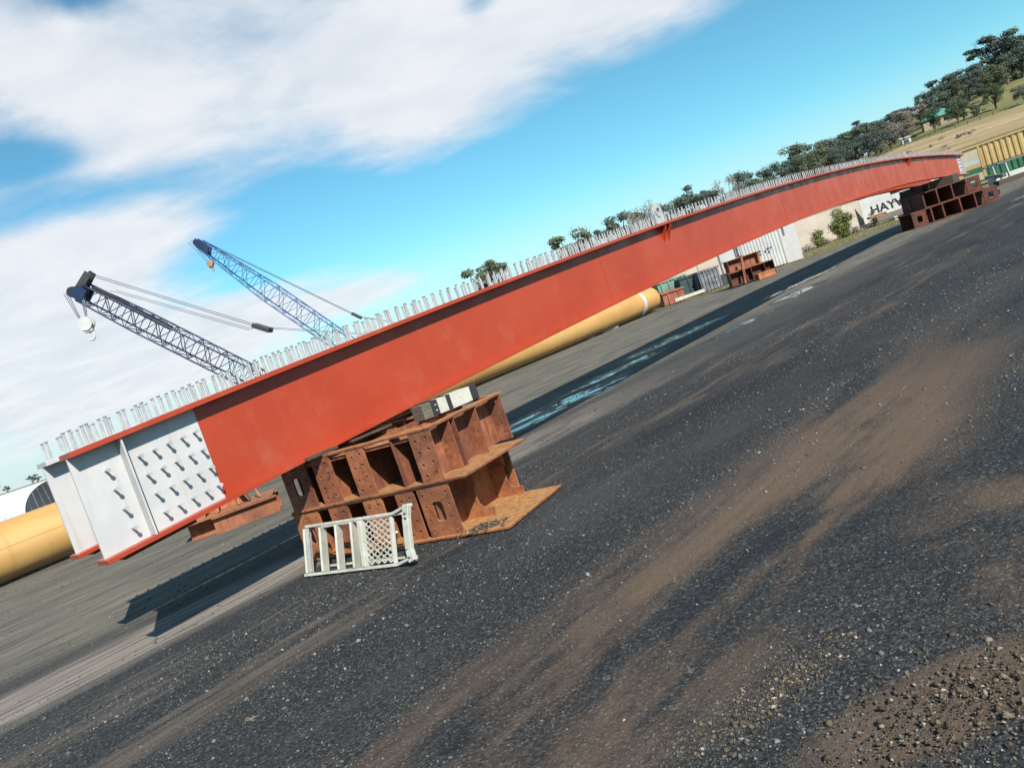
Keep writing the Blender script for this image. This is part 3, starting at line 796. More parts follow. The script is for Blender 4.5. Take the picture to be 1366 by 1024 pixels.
# ------------------------------------------------------------------ rusty saddle frame behind the near end
def make_saddle():
    a = Vector((-5.62, 12.15, 0)); rz = R(14)
    root = empty('steel_saddle', a, rz, 'pale rust saddle of beams and sloping plates on the ground behind the white girder end', 'steel saddle')
    def ibeam(x0, x1, y, w, h, dx):
        m = MB(); m.lim(x0, x1, y - w / 2, y + w / 2, 0, .018); m.lim(x0, x1, y - w / 2, y + w / 2, h - .018, h); m.lim(x0 + .002, x1 - .002, y - .008, y + .008, .0185, h - .0185)
        m.build('base_beam', 'rust_saddle', root, bevel=0.003)
    ibeam(0.42, 1.45, -0.10, .18, .26, 0)
    ibeam(0.0, 0.52, 0.14, .18, .26, 0)
    ibeam(0.0, 1.45, 0.55, .18, .26, 0)
    MB().lim(-.08, 1.40, -0.12, .70, .263, .283).build('deck_plate', 'rust_saddle', root, bevel=0.003)
    for x0, tl in ((.30, .10), (1.02, -.14)):
        m = MB(); m.bar((x0, .25, .285), (x0 + tl, .30, .66), .32, .02, upd=(1, 0, 0)); m.build('sloping_plate', 'rust_saddle', root)
    m = MB(); m.bar((.66, .42, .285), (.66, .46, .62), .018, .62, upd=(1, 0, 0)); m.build('back_plate', 'rust_saddle', root)
    for x0, tl in ((.52, .02), (.86, -.06), (1.20, -.10)):
        m = MB(); m.bar((x0, .08, .285), (x0 + tl, .36, .62), .05, .03, upd=(1, 0, 0)); m.build('brace', 'rust_saddle', root)
make_saddle()

# ------------------------------------------------------------------ crawler cranes with lattice booms
def make_crane(label, base, tip, mat, wd, wtip, panels, head_up, pend, hook, hookmat, hook_r, falls, blunt, body_mat):
    """base, tip: ends of the boom centre line (world)"""
    base, tip = Vector(base), Vector(tip)
    org = Vector((base.x + 1.2, base.y, 0))
    root = empty('crawler_crane', org, 0, label, 'crane')
    W = lambda p: Vector(p) - org
    ax = (tip - base); L = ax.length; ax /= L
    side = Vector((0.10, 1, 0)); side = (side - ax * side.dot(ax)).normalized()
    nrm = ax.cross(side); nrm = nrm if nrm.z > 0 else -nrm
    def width(f):
        if blunt: return wd * min(1, .35 + f * 4) if f < .16 else wd + (wtip - wd) * max(0, (f - .75) / .25)
        return wd * min(1, .3 + f * 4) if f < .17 else (wd if f < .62 else wd + (wtip - wd) * (f - .62) / .38)
    def cp(f, i):
        w = width(f) / 2; a, b = ((-1, -1), (1, -1), (1, 1), (-1, 1))[i]
        return base + ax * (f * L) + side * (a * w) + nrm * (b * w)
    r = wd * (0.050 if blunt else 0.036)
    for i in range(4):
        m = MB(); m.tube([W(cp(k / 24, i)) for k in range(25)], r, 6); m.build('boom_chord', mat, root, smooth=True)
    for i in range(4):
        j = (i + 1) % 4; m = MB()
        for k in range(panels):
            f0, f1 = (k + .02) / panels, (k + 1.02) / panels; f1 = min(f1, 1)
            a, b = (i, j) if k % 2 else (j, i)
            m.tube([W(cp(f0, a)), W(cp(f1, b))], r * .48, 4, False)
            m.tube([W(cp(f0, i)), W(cp(f0, j))], r * .48, 4, False)
        m.build('boom_lacing', mat, root)
    # head
    T = W(tip)
    for sd in (-1, 1):
        hd = MB()
        pts = [(-.30, -.38), (.12, -.36), (.36, -.2), (.36, .05), (.1, .22), (-.3, .3)] if blunt else [(-.8, -.24), (.15, -.2), (.3, -.05), (.25, .15), (-.6, .24)]
        vs = []
        for off in (-.05, .05):
            for (a, b) in pts: vs.append(T + ax * (a * wd) + nrm * (b * wd) + side * (sd * wtip * .5 + off))
        n = len(pts)
        hd.add(vs, [tuple(range(n))[::-1], tuple(range(n, 2 * n))] + [(k, (k + 1) % n, n + (k + 1) % n, n + k) for k in range(n)])
        hd.build('head_cheek', 'crane_navy', root)
    for (a, b) in (((.32, -.15), (.05, .05)) if blunt else ((.1, -.05), (-.3, .02))):
        c = T + ax * (a * wd) + nrm * (b * wd)
        MB().tube([c - side * wtip * .45, c + side * wtip * .45], (.27 if blunt else .16) * wd, 14).build('sheave', 'black_steel', root)
    if head_up:
        # rear strut carrying the pendants
        m = MB(); e = W(head_up)
        for sd in (-1, 1): m.bar(T + side * (sd * wtip * .42) + ax * (.15 * wd) - nrm * (.2 * wd), e + side * (sd * wtip * .25), .14, .40)
        m.build('head_strut', 'black_steel', root)
    # dark walkway and jib parts lying on the boom
    if blunt:
        m = MB(); m.bar(W(base + ax * (.60 * L) + nrm * (wd * .40)), W(base + ax * (.97 * L) + nrm * (wd * .42)), .34, .22, upd=tuple(nrm)); m.build('stowed_jib', 'black_steel', root)
    # pendants and bridle
    for a, b, rr in pend:
        m = MB()
        for sd in (-1, 1): m.tube([W(a) + side * (sd * .32), W(b) + side * (sd * .32)], rr, 4, False)
        m.build('pendant_rope', 'wire_rope', root)
    bc = W(pend[0][1])
    bx = (Vector(pend[0][1]) - Vector(pend[0][0])).normalized()
    m = MB(); m.bar(bc - bx * .35, bc + bx * .65, 1.1 if blunt else .8, .28); m.build('bridle', 'black_steel', root, bevel=0.03)
    # hook block on its falls
    hk = W(hook)
    m = MB()
    for q in falls:
        m.tube([T + ax * (.42 * wd) + Vector((q * .8, 0, -.1)), hk + Vector((q * .35, 0, hook_r))], .018 if blunt else .02, 4, False)
    m.build('hoist_rope', 'wire_rope', root)
    blk = MB()
    for yy in (-.16, .16): blk.tube([hk + Vector((0, yy - .05, 0)), hk + Vector((0, yy + .05, 0))], hook_r, 20)
    bo = blk.build('hook_block', hookmat, root)
    m = MB(); m.lim(hk.x - hook_r * .65, hk.x + hook_r * .65, hk.y - .14, hk.y + .14, hk.z - hook_r * 1.25, hk.z + hook_r * .2); m.build('block_cheek', hookmat, bo, bevel=0.02)
    pts = []
    for k in range(10):
        a = R(90 - 28 * k); pts.append(hk + Vector((hook_r * .52 * math.cos(a), 0, -hook_r * 1.9 + hook_r * .55 * math.sin(a))))
    m = MB(); m.tube([hk + Vector((0, 0, -hook_r))] + pts, [hook_r * .16] * 9 + [hook_r * .10, hook_r * .05], 8); m.build('hook', hookmat, bo, smooth=True)
    # house, cab, counterweight and tracks
    b0 = W(base)
    MB().lim(b0.x - .2, b0.x + 4.6, -1.4, 1.4, 1.05, 2.55).build('machinery_house', body_mat, root, bevel=0.06)
    MB().lim(b0.x - .4, b0.x + 1.3, -2.1, -1.42, 1.1, 2.9).build('cab', body_mat, root, bevel=0.06)
    MB().lim(b0.x - .3, b0.x + 1.0, -2.13, -2.105, 1.9, 2.75).build('cab_window', 'dark_glass', root)
    MB().lim(b0.x + 4.62, b0.x + 5.5, -1.5, 1.5, 1.0, 2.4).build('counterweight', 'black_steel', root, bevel=0.05)
    for yy in (-1.9, 1.9):
        rings = []
        for y2 in (yy - .35, yy + .35):
            ring = []
            for cx, a0 in ((b0.x + 4.2, -90), (b0.x - .8, 90)):
                for k in range(9):
                    a = R(a0 + 180 * k / 8); ring.append((cx + .46 * math.cos(a), y2, .47 + .46 * math.sin(a)))
            rings.append(ring)
        MB().sweep(rings).build('crawler_track', 'black_steel', root)
    m = MB(); top = W(pend[-1][1])
    for sd in (-.6, .6):
        m.bar((b0.x + 1.6, sd, 2.5), (top.x, sd, top.z), .14, .14); m.bar((b0.x + 4.2, sd, 2.5), (top.x, sd, top.z), .14, .14)
    m.build('gantry', body_mat, root)
make_crane('dark navy lattice boom crane with big white hook block, left of the pair', (-12.5, 45.6, 1.5), (-21.55, 45, 11.05), 'crane_navy', 1.15, .95, 17,
           (-20.75, 45, 11.95), [((-20.8, 45, 11.85), (-12.8, 45.3, 6.0), .022), ((-19.9, 45, 10.6), (-13.3, 45.2, 6.0), .018), ((-12.6, 45.3, 5.9), (-7.0, 45.6, 3.6), .016)],
           (-21.95, 44.9, 9.3), 'white_paint', .40, (-.9, -.75, -.6, .25, .4, .55), True, 'crane_navy')
make_crane('lighter blue lattice boom crane with small orange hook block, farther back', (-11.8, 75.6, 1.5), (-23.9, 75, 18.1), 'crane_blue', 1.7, .75, 20,
           None, [((-23.6, 75, 18.3), (-12.2, 75.2, 7.0), .03), ((-12.0, 75.2, 6.8), (-7.2, 75.6, 4.2), .02)],
           (-23.55, 74.9, 15.95), 'orange_block', .30, (-.7, -.3, .3, .6), False, 'crane_blue')

# ------------------------------------------------------------------ white arched store tunnel at the left edge
def make_tunnel():
    root = empty('arched_store_tunnel', (-23.3, 38.6, 0), R(152), 'white ribbed arched store tunnel with dark mesh gable beyond the pipe', 'store tunnel')
    w, h, L, n = 1.75, 1.56, 14.0, 20
    prof = lambda k: (w * math.cos(math.pi * k / n), h * math.sin(math.pi * k / n) ** 0.8)
    rings = []
    for i in range(int(L / .5) + 1):
        x = i * .5
        rings.append([(x, prof(k)[0], prof(k)[1]) for k in range(n + 1)])
    m = MB(); vs = [p for q in rings for p in q]; N = n + 1
    m.add(vs, [(i * N + k, i * N + k + 1, (i + 1) * N + k + 1, (i + 1) * N + k) for i in range(len(rings) - 1) for k in range(n)])
    m.build('cover', 'tunnel_white', root, smooth=True)
    for i in range(0, 29, 1):
        x = i * .5 + .02; m = MB(); m.tube([(x, prof(k)[0] * 1.012, prof(k)[1] * 1.012) for k in range(n + 1)], .022, 5); m.build('rib', 'tunnel_white', root)
    m = MB(); m.add([(.01, prof(k)[0] * .99, prof(k)[1] * .99) for k in range(n + 1)], [tuple(range(n + 1))]); m.build('gable_mesh', 'tunnel_mesh', root)
    for k in range(9):
        yy = -1.4 + k * .35; hz = h * max(0, 1 - (yy / w) ** 2) ** .4
        m = MB(); m.bar((-.015, yy, 0), (-.015, yy * .8 + .25, hz * .96), .03, .03); m.build('gable_slat', 'crate_grey', root)
make_tunnel()

# ------------------------------------------------------------------ far support of the girders
def far_frame(label, origin, rz, LX, H, D, slots, mids, mat):
    root = empty('steel_support_frame', origin, rz, label, 'steel frame')
    MB().lim(0, LX, 0, D, 0, .03).build('bottom_sheet', mat, root); MB().lim(0, LX, 0, D, H - .03, H).build('top_sheet', mat, root)
    hh = H - .062
    for x0 in slots:
        w = .62; holes = [rrect(w * .32, w * .68, hh * .28, hh * .72, .05)]
        for fx in (.1, .9):
            for fy in (.12, .37, .63, .88): holes.append(circle(w * fx, hh * fy, .022, 8))
        q = obj('end_plate', plate_mesh([(0, 0), (w, 0), (w, hh), (0, hh)], holes, .03), mat, root); place(q, (x0, .016, .031), (1, 0, 0), (0, 0, 1))
    for x0 in mids: MB().lim(x0 - .03, x0 + .03, .002, D - .05, .031, H - .031).build('stiffener', mat, root)
    wb = plate_mesh([(0, 0), (LX - .004, 0), (LX - .004, hh), (0, hh)], [rrect(LX * .33, LX * .33 + .16, hh * .4, hh * .8, .07), rrect(LX * .6, LX * .6 + .14, hh * .5, hh * .78, .06)], .03)
    q = obj('web', wb, mat, root); place(q, (.002, D * .55, .031), (1, 0, 0), (0, 0, 1))
    return root
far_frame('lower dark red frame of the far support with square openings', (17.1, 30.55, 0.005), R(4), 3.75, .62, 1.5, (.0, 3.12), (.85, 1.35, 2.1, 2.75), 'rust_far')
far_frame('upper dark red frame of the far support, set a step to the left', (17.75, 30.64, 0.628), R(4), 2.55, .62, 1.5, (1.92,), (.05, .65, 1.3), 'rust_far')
for i, (s_, off, lab) in enumerate(((34.9, 0.0, 'dark packer block between the far frames and the near girder'), (35.2, 1.22, 'dark packer block between the far frames and the second girder'))):
    c = gp(s_, 0, 0, off); zt = 1.25; hgt = gframe(s_)[0].z - zt - .003
    h_ = gframe(s_)[1]
    m = MB(); m.lim(-.7, .55, -.45, .45, 0, hgt); o = m.build('packer_block', 'timber_dark', bevel=0.01); o.location = (c.x, c.y, zt); o.rotation_euler.z = math.atan2(h_.y, h_.x); tag(o, lab, 'packing block')
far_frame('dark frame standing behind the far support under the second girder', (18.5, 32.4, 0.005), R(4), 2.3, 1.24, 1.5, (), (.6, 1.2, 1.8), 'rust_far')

# ------------------------------------------------------------------ rusty fabricated beams by the verge
def ibeam_piece(label, loc, rz, L, H, W, stiff, mat, skew=0.0):
    root = empty('rusty_beam_piece', loc, rz, label, 'steel beam')
    MB().lim(0, L, -W / 2, W / 2, 0, .025).build('bottom_flange', mat, root); MB().lim(0, L, -W / 2, W / 2, H - .025, H).build('top_flange', mat, root)
    MB().lim(.002, L - .002, -.01, .01, .026, H - .026).build('web', mat, root)
    for x in stiff: MB().lim(x - .012, x + .012, -W / 2 + .003, -.0105, .026, H - .026).build('stiffener', mat, root)
    return root
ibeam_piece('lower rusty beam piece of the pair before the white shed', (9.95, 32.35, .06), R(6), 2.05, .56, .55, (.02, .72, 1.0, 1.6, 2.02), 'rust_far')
ibeam_piece('upper rusty beam piece resting on the lower one before the white shed', (10.0, 32.45, .623), R(6), 1.62, .52, .45, (.1, 1.45), 'rust_brown')
m = MB(); m.bar((10.52, 32.02, .05), (10.68, 32.03, 1.2), .09, .09); o = m.build('rusty_post', 'rust_orange'); tag(o, 'thin rusty upright leaning on the beam pair before the white shed', 'post')
m = MB(); m.bar((10.95, 31.75, .14), (11.75, 31.95, .14), .30, .26); o = m.build('rusty_channel', 'rust_orange', bevel=0.01); tag(o, 'short rust streaked channel on the ground before the beam pair', 'steel channel')

# ------------------------------------------------------------------ skips, bins and crates behind the pipe's end
def skip(label, name, loc, rz, L, D, H, mat, ribs, flare=.12, cat='skip'):
    root = empty(name, loc, rz, label, cat)
    t = .04; m = MB()
    for (x0, x1, y0, y1) in ((0, L, 0, t), (0, L, D - t, D), (0, t, t + .001, D - t - .001), (L - t, L, t + .001, D - t - .001)): m.lim(x0, x1, y0, y1, .08, H)
    m.build('shell', mat, root)
    MB().lim(.01, L - .01, .01, D - .01, .04, .078).build('floor_plate', mat, root)
    for k in range(ribs):
        x = L * (k + .5) / ribs; MB().lim(x - .03, x + .03, -.05, -.002, .06, H - .06).build('rib', mat, root)
    for ya, yb in ((-.06, 0.0), (D, D + .05)): MB().lim(-.04, L + .04, ya, yb, H - .05, H + .03).build('rim', mat, root)
    return root
skip('rust red skip with two ribs just past the end of the pipe', 'waste_skip', (7.85, 35.6, .004), R(8), 1.05, .9, .62, 'skip_red', 2)
skip('pale green open skip standing behind the red one', 'waste_skip', (8.1, 37.1, .004), R(6), 1.5, 1.0, 1.12, 'skip_green', 4)
skip('dark green bin between the pale skip and the grey crate', 'waste_bin', (9.05, 36.6, .004), R(8), .85, .8, 1.0, 'bin_dark', 1, cat='bin')
skip('grey battered crate with pale uprights in the row by the wall', 'steel_crate', (9.85, 36.1, .004), R(8), 1.05, .85, 1.02, 'crate_grey', 6, cat='crate')
m = MB(); m.bar((8.25, 35.2, .17), (9.75, 35.5, .17), .12, .14); o = m.build('white_beam', 'chipped_white', bevel=0.008); tag(o, 'white painted beam lying on the verge in front of the bins', 'beam')
m = MB(); m.lim(0, 1.3, 0, .9, 0, .55); o = m.build('dark_box', 'bin_dark', bevel=0.02); o.location = (10.95, 36.4, .004); tag(o, 'low black box between the grey crate and the rusty beams', 'box')

# ------------------------------------------------------------------ concrete panel walls
def panel_wall(label, a, b, h, pl):
    a, b = Vector(a), Vector(b); x = b - a; L = x.length
    root = empty('concrete_wall', a, math.atan2(x.y, x.x), label, 'wall')
    n = max(1, round(L / pl)); w = L / n
    me = MB().lim(0, w - .03, 0, .16, 0, h).mesh('panel'); me.materials.append(MATS['concrete'])
    for k in range(n):
        o = obj('panel', me, None, root); o.location = (k * w, random.uniform(-.01, .01), 0)
    for k in range(n + 1): MB().lim(k * w - .02, k * w - .01, .04, .12, 0, h - .02).build('joint_strip', 'timber_dark', root)
panel_wall('long beige concrete panel wall behind the bushes', (14.0, 41.2, 0), (36.0, 62.4, 0), 1.85, 5.1)
panel_wall('beige concrete wall behind the row of bins', (5.0, 45.0, 0), (16.5, 46.6, 0), 1.85, 3.8)

# ------------------------------------------------------------------ white corrugated shed with blue logo
def make_shed():
    a = Vector((11.5, 37.6, 0)); b = Vector((15.05, 36.7, 0)); x = b - a; L = x.length
    root = empty('white_shed', a, math.atan2(x.y, x.x), 'white corrugated shed with a small blue logo behind the rusty beams', 'shed')
    H, D = 2.5, 2.4
    MB().lim(.02, L - .02, .03, D, .05, H).build('wall', 'white_paint', root)
    prof = []; k = 0; xx = 1.02
    while xx < L - .78:
        prof += [(xx, 0.0), (xx + .055, 0.0), (xx + .075, -.028), (xx + .13, -.028)]; xx += .15
    m = MB(); vs = [(p[0], p[1], .08) for p in prof] + [(p[0], p[1], H - .03) for p in prof]; n = len(prof)
    m.add(vs, [(i, i + 1, n + i + 1, n + i) for i in range(n - 1)]); m.build('corrugated_panel', 'white_paint', root)
    MB().lim(L - .74, L, -.05, .028, .05, H).build('smooth_door', 'white_paint', root, bevel=0.01)
    MB().lim(L - .60, L - .50, -.056, -.051, 1.35, 2.1).build('door_vent', 'crate_grey', root)
    MB().lim(0.0, .72, -.04, .028, .05, H).build('smooth_panel', 'white_paint', root, bevel=0.01)
    for q in (.78, .90): MB().lim(q - .03, q + .03, -.03, .027, .05, H).build('locking_bar', 'crate_grey', root)
    MB().lim(-.05, L + .05, -.08, D + .05, H + .002, H + .09).build('roof', 'white_paint', root, bevel=0.01)
    for (cx, cz, s_) in ((2.24, 1.02, .10), (2.10, .93, .085), (2.26, .86, .085), (2.38, 1.03, .075)):
        MB().box((cx, -.034, cz), (s_, .006, s_), (Vector((.707, 0, .707)), Vector((0, 1, 0)), Vector((-.707, 0, .707)))).build('logo_mark', 'logo_blue', root)
    for r_, z in enumerate((1.0, .86)):
        for k in range(4): MB().lim(1.50 + k * .11, 1.57 + k * .11 + .01 * ((k + r_) % 2), -.036, -.030, z - .035, z + .035).build('lettering', 'lettering', root)
make_shed()

# ------------------------------------------------------------------ white sign board with black letters
def make_sign():
    a = Vector((26.05, 52.2, 0)); rz = R(-14)
    root = empty('sign_board', a, rz, 'big white board with black capital letters seen under the far end of the girder', 'sign')
    MB().lim(0, 2.0, 0, .10, .15, 1.78).build('board', 'white_paint', root, bevel=0.01)
    MB().lim(2.01, 5.4, .005, .10, .15, 1.50).build('board', 'white_paint', root, bevel=0.01)
    t = text_mesh('HAYWARD', 0.76, 0.006, 0.020)
    o = obj('lettering', t, 'lettering', root); place(o, (.55, -.008, .66), (1, 0, .0), (0, 0, 1)); o.scale = (1.05, 1.0, 1.0)
    for x in (.4, 2.6, 4.9): MB().lim(x - .04, x + .04, .11, .19, 0, 1.4).build('post', 'timber_grey', root)
make_sign()
def long_beam(name, label, a, b, w, h, mat, cat, group=None):
    m = MB(); m.bar(a, b, w, h); o = m.build(name, mat, bevel=0.012); return tag(o, label, cat, group)
long_beam('stacked_beam', 'grey brown beam lying before the white board, lowest of three', (24.3, 47.4, .36), (28.8, 48.0, .36), .5, .30, 'timber_grey', 'beam')
long_beam('stacked_beam', 'dark rusty beam lying on top of the grey one before the white board', (24.2, 47.9, .59), (25.4, 48.1, .59), .3, .14, 'rust_brown', 'beam')
long_beam('stacked_beam', 'long dark beam resting behind the grey one before the white board', (25.6, 48.4, .40), (29.4, 48.9, .40), .3, .22, 'rust_far', 'beam')
long_beam('bearer', 'white ended bearer under the beams before the white board', (25.0, 46.4, .12), (27.0, 46.75, .12), .16, .12, 'timber_dark', 'bearer')
for (x, y, lab) in ((24.95, 46.3, 'left white bearer end before the stacked beams'), (26.0, 46.5, 'middle white bearer end before the stacked beams'), (27.05, 46.66, 'right white bearer end before the stacked beams')):
    m = MB(); m.lim(-.10, .10, -.09, .09, 0, .22); o = m.build('bearer_end', 'white_paint', bevel=0.01); o.location = (x, y, .004); tag(o, lab, 'bearer')
def make_brown_shed():
    root = empty('brown_shed', (29.5, 58.0, 0), R(-20), 'small brown roofed shed behind the white board', 'shed')
    MB().lim(0, 4.2, 0, 3, 0, 1.9).build('wall', 'brick_pale', root)
    m = MB(); m.add([(-.2, -.3, 1.88), (4.4, -.3, 1.88), (4.4, 1.5, 2.7), (-.2, 1.5, 2.7), (-.2, 3.3, 1.88), (4.4, 3.3, 1.88)], [(0, 1, 2, 3), (3, 2, 5, 4), (0, 3, 4), (1, 5, 2)]); m.build('roof', 'roof_brown', root)
    MB().lim(1.4, 2.3, -.03, -.002, 0, 1.7).build('door', 'timber_dark', root)
make_brown_shed()

# ------------------------------------------------------------------ yellow and green shipping container
def make_container():
    a = Vector((35.9, 56.6, 0)); b = Vector((39.6, 53.9, 0)); x = b - a; L = x.length
    root = empty('shipping_container', a, math.atan2(x.y, x.x), 'yellow and green corrugated shipping container at the right edge below the hill', 'container')
    H, D, GL = 2.95, 2.4, 1.28
    MB().lim(.06, L - .06, .06, D, .32, H - .02).build('shell', 'container_yellow', root)
    # corrugated side in two colours, local y=0 faces the yard (negative y)
    def corr(z0, z1, mat, name, x0, x1, pitch=.62):
        prof = []; xx = x0
        while xx < x1 - .3:
            prof += [(xx, 0.0), (xx + pitch * .40, 0.0), (xx + pitch * .5, .055), (xx + pitch * .9, .055)]; xx += pitch
        prof.append((x1, 0.0)); n = len(prof); m = MB()
        m.add([(p[0], -p[1] + .05, z0) for p in prof] + [(p[0], -p[1] + .05, z1) for p in prof], [(i, i + 1, n + i + 1, n + i) for i in range(n - 1)])
        m.build(name, mat, root)
    corr(GL, H - .16, 'container_yellow', 'upper_side', 1.62, L - .25, .36)
    corr(.42, GL - .002, 'container_green', 'lower_side', 1.62, L - .25, .36)
    for z0, z1, mt in ((1.95, H - .30, 'container_buff'), (1.62, 1.948, 'white_paint'), (1.35, 1.618, 'container_yellow'), (.95, 1.348, 'container_green'), (.42, .948, 'container_buff')):
        MB().lim(.22, 1.44, -.03, .055, z0, z1).build('door_stripe', mt, root)
    MB().lim(0, L, -.05, .058, H - .15, H).build('top_rail', 'container_yellow', root); MB().lim(0, L, -.05, .058, .25, .41).build('bottom_rail', 'container_green', root)
    for x0 in (0, L - .2): MB().lim(x0, x0 + .2, -.055, .06, .412, H - .152).build('corner_post', 'container_yellow', root)
    MB().lim(1.45, 1.60, -.05, .057, .412, H - .152).build('corner_post', 'container_yellow', root)
    MB().lim(-.02, L + .02, -.01, D + .02, H + .002, H + .05).build('roof', 'bin_dark', root)
    for x0 in (.3, L / 2, L - .8): MB().lim(x0, x0 + .5, .2, D - .2, 0, .248).build('footing', 'concrete', root)
make_container()
def make_rack():
    root = empty('steel_rack', (31.6, 46.2, 0), R(14), 'low pale steel rack on thin legs at the right edge before the container', 'rack')
    MB().lim(0, 5.2, -.06, .06, 1.18, 1.29).build('top_beam', 'timber_grey', root, bevel=0.008); MB().lim(0, 5.2, .85, .97, 1.18, 1.29).build('top_beam', 'timber_grey', root, bevel=0.008)
    for x in (.75, 4.4):
        for y in (0, .9): MB().bar((x, y, 0), (x - .12, y, 1.158), .10, .10).build('leg', 'galvanised', root)
    for x in (.2, 2.0, 3.8): MB().lim(x, x + .12, .062, .848, 1.20, 1.28).build('cross_bar', 'galvanised', root)
    o = MB()
make_rack()
long_beam('timber_log', 'pale heavy timber lying under the steel rack', (31.6, 47.0, .32), (36.5, 48.2, .32), .55, .45, 'chipped_white', 'timber')
long_beam('timber_log', 'brown timber lying in front under the steel rack', (31.2, 46.1, .14), (36.2, 47.2, .14), .4, .28, 'timber_dark', 'timber')
long_beam('scrap_beam', 'dark scrap beam between the far support and the rack, nearer of two', (24.0, 35.6, .12), (27.6, 41.4, .12), .30, .2, 'rust_far', 'beam')
long_beam('scrap_beam', 'pale scrap rail before the green side of the container', (29.8, 43.2, .55), (34.0, 51.0, .55), .2, .2, 'timber_grey', 'beam')

# ------------------------------------------------------------------ trees
def leaf_cloud(m, blobs, n, size, r, flat=0.6):
    for _ in range(n):
        b = r.choice(blobs)
        while True:
            v = Vector((r.uniform(-1, 1), r.uniform(-1, 1), r.uniform(-1, 1)))
            if 0.05 < v.length <= 1: break
        v = v.normalized() * (r.uniform(0.45, 1.0) ** 0.6) * (r.uniform(.85, 1.12) if r.random() < .78 else r.uniform(1.0, 1.7))
        c = Vector((b[0] + v.x * b[3], b[1] + v.y * b[3], b[2] + v.z * b[3] * b[4]))
        s = size * r.uniform(.6, 1.5)
        nrm = (v + Vector((r.uniform(-1, 1), r.uniform(-1, 1), r.uniform(-.4, 1.2))) * .9).normalized()
        a = nrm.orthogonal().normalized(); q = Matrix.Rotation(r.uniform(0, 6.28), 3, nrm); a = q @ a; bb = nrm.cross(a)
        a *= s; bb *= s * flat
        o = len(m.v); m.v += [tuple(c - a), tuple(c - a * .2 + bb), tuple(c + a), tuple(c + a * .1 - bb)]; m.f.append((o, o + 1, o + 2, o + 3))
def tree_proto(seed, style):
    r = random.Random(seed); blobs = []; tr = MB()
    if style == 'gum':            # open crown of clumps on spreading limbs
        tr.tube([(0, 0, -.03), (.01, .0, .2), (.03, .01, .42)], [.035, .026, .02], 7)
        for k in range(8):
            a = 6.28 * k / 8 + r.uniform(-.3, .3); rr = r.uniform(.12, .30); z = r.uniform(.52, .90)
            p = (math.cos(a) * rr, math.sin(a) * rr, z)
            tr.tube([(.02, .01, r.uniform(.28, .42)), (p[0] * .5, p[1] * .5, z * .72), p], [.014, .010, .004], 5)
            blobs.append((p[0], p[1], z, r.uniform(.06, .12), .62)); blobs.append((p[0] * 1.15 + r.uniform(-.06, .06), p[1] * 1.15 + r.uniform(-.06, .06), z + r.uniform(-.08, .08), r.uniform(.04, .08), .7))
        for k in range(4): blobs.append((r.uniform(-.12, .12), r.uniform(-.12, .12), r.uniform(.62, .95), r.uniform(.06, .11), .6))
        n, sz = 4600, .0135
    elif style == 'dense':
        tr.tube([(0, 0, -.03), (0, .01, .2), (.02, 0, .5)], [.04, .03, .018], 7)
        for k in range(6):
            a = 6.28 * k / 6 + r.uniform(-.3, .3); p = (math.cos(a) * .2, math.sin(a) * .2, r.uniform(.4, .7)); tr.tube([(0, 0, .25), p], [.015, .005], 5)
        for k in range(30):
            a = r.uniform(0, 6.28); rr = r.uniform(.0, .34); z = r.uniform(.24, .93)
            rr *= 1 - max(0, z - .55) * .9; blobs.append((math.cos(a) * rr, math.sin(a) * rr, z, r.uniform(.055, .135), .75))
        n, sz = 6500, .0140
    elif style == 'round':        # paddock tree with clear trunk
        tr.tube([(0, 0, -.03), (.02, .0, .22), (.0, .02, .45)], [.04, .03, .02], 7)
        for k in range(5):
            a = 6.28 * k / 5; tr.tube([(.01, 0, .2), (math.cos(a) * .22, math.sin(a) * .22, .5)], [.018, .006], 5)
        for k in range(14):
            a = r.uniform(0, 6.28); rr = r.uniform(.05, .38); z = r.uniform(.38, .88); blobs.append((math.cos(a) * rr, math.sin(a) * rr, z, r.uniform(.10, .18), .8))
        n, sz = 5200, .0155
    else:                         # bare and twiggy
        tr.tube([(0, 0, -.03), (.01, .0, .25), (.02, .01, .6)], [.03, .022, .008], 6)
        for k in range(22):
            a = r.uniform(0, 6.28); rr = r.uniform(.15, .36); z = r.uniform(.5, .98); z0 = r.uniform(.2, .5)
            tr.tube([(.015, .005, z0), (math.cos(a) * rr * .5, math.sin(a) * rr * .5, (z0 + z) / 2 + .05), (math.cos(a) * rr, math.sin(a) * rr, z)], [.010, .006, .003], 4)
            blobs.append((math.cos(a) * rr * .85, math.sin(a) * rr * .85, z * .95, .08, .8))
        n, sz = 1500, .010
    cr = MB(); leaf_cloud(cr, blobs, n, sz, r)
    t_me = tr.mesh('trunk'); t_me.materials.append(MATS['bark'])
    return t_me, cr.mesh('crown')
PROTO = {}
for st, nn in (('gum', 4), ('dense', 4), ('round', 3), ('twig', 2)):
    PROTO[st] = [tree_proto(100 + 7 * i + len(st), st) for i in range(nn)]
_mat_cache = {}
def tree(loc, h, w, style, k, mat, label, group, name='gum_tree', cat='tree'):
    t_me, c_me = PROTO[style][k % len(PROTO[style])]
    key = (c_me.name, mat)
    if key not in _mat_cache:
        c2 = c_me.copy(); c2.materials.clear(); c2.materials.append(MATS[mat]); _mat_cache[key] = c2
    root = empty(name, loc, 0, label, cat, group)
    rz = random.uniform(0, 6.28)
    for nm, me in (('trunk', t_me), ('crown', _mat_cache[key])):
        o = bpy.data.objects.new(nm, me); COL.objects.link(o); o.parent = root
        o.rotation_euler = (0, 0, rz); o.scale = (w, w, h)
    return root
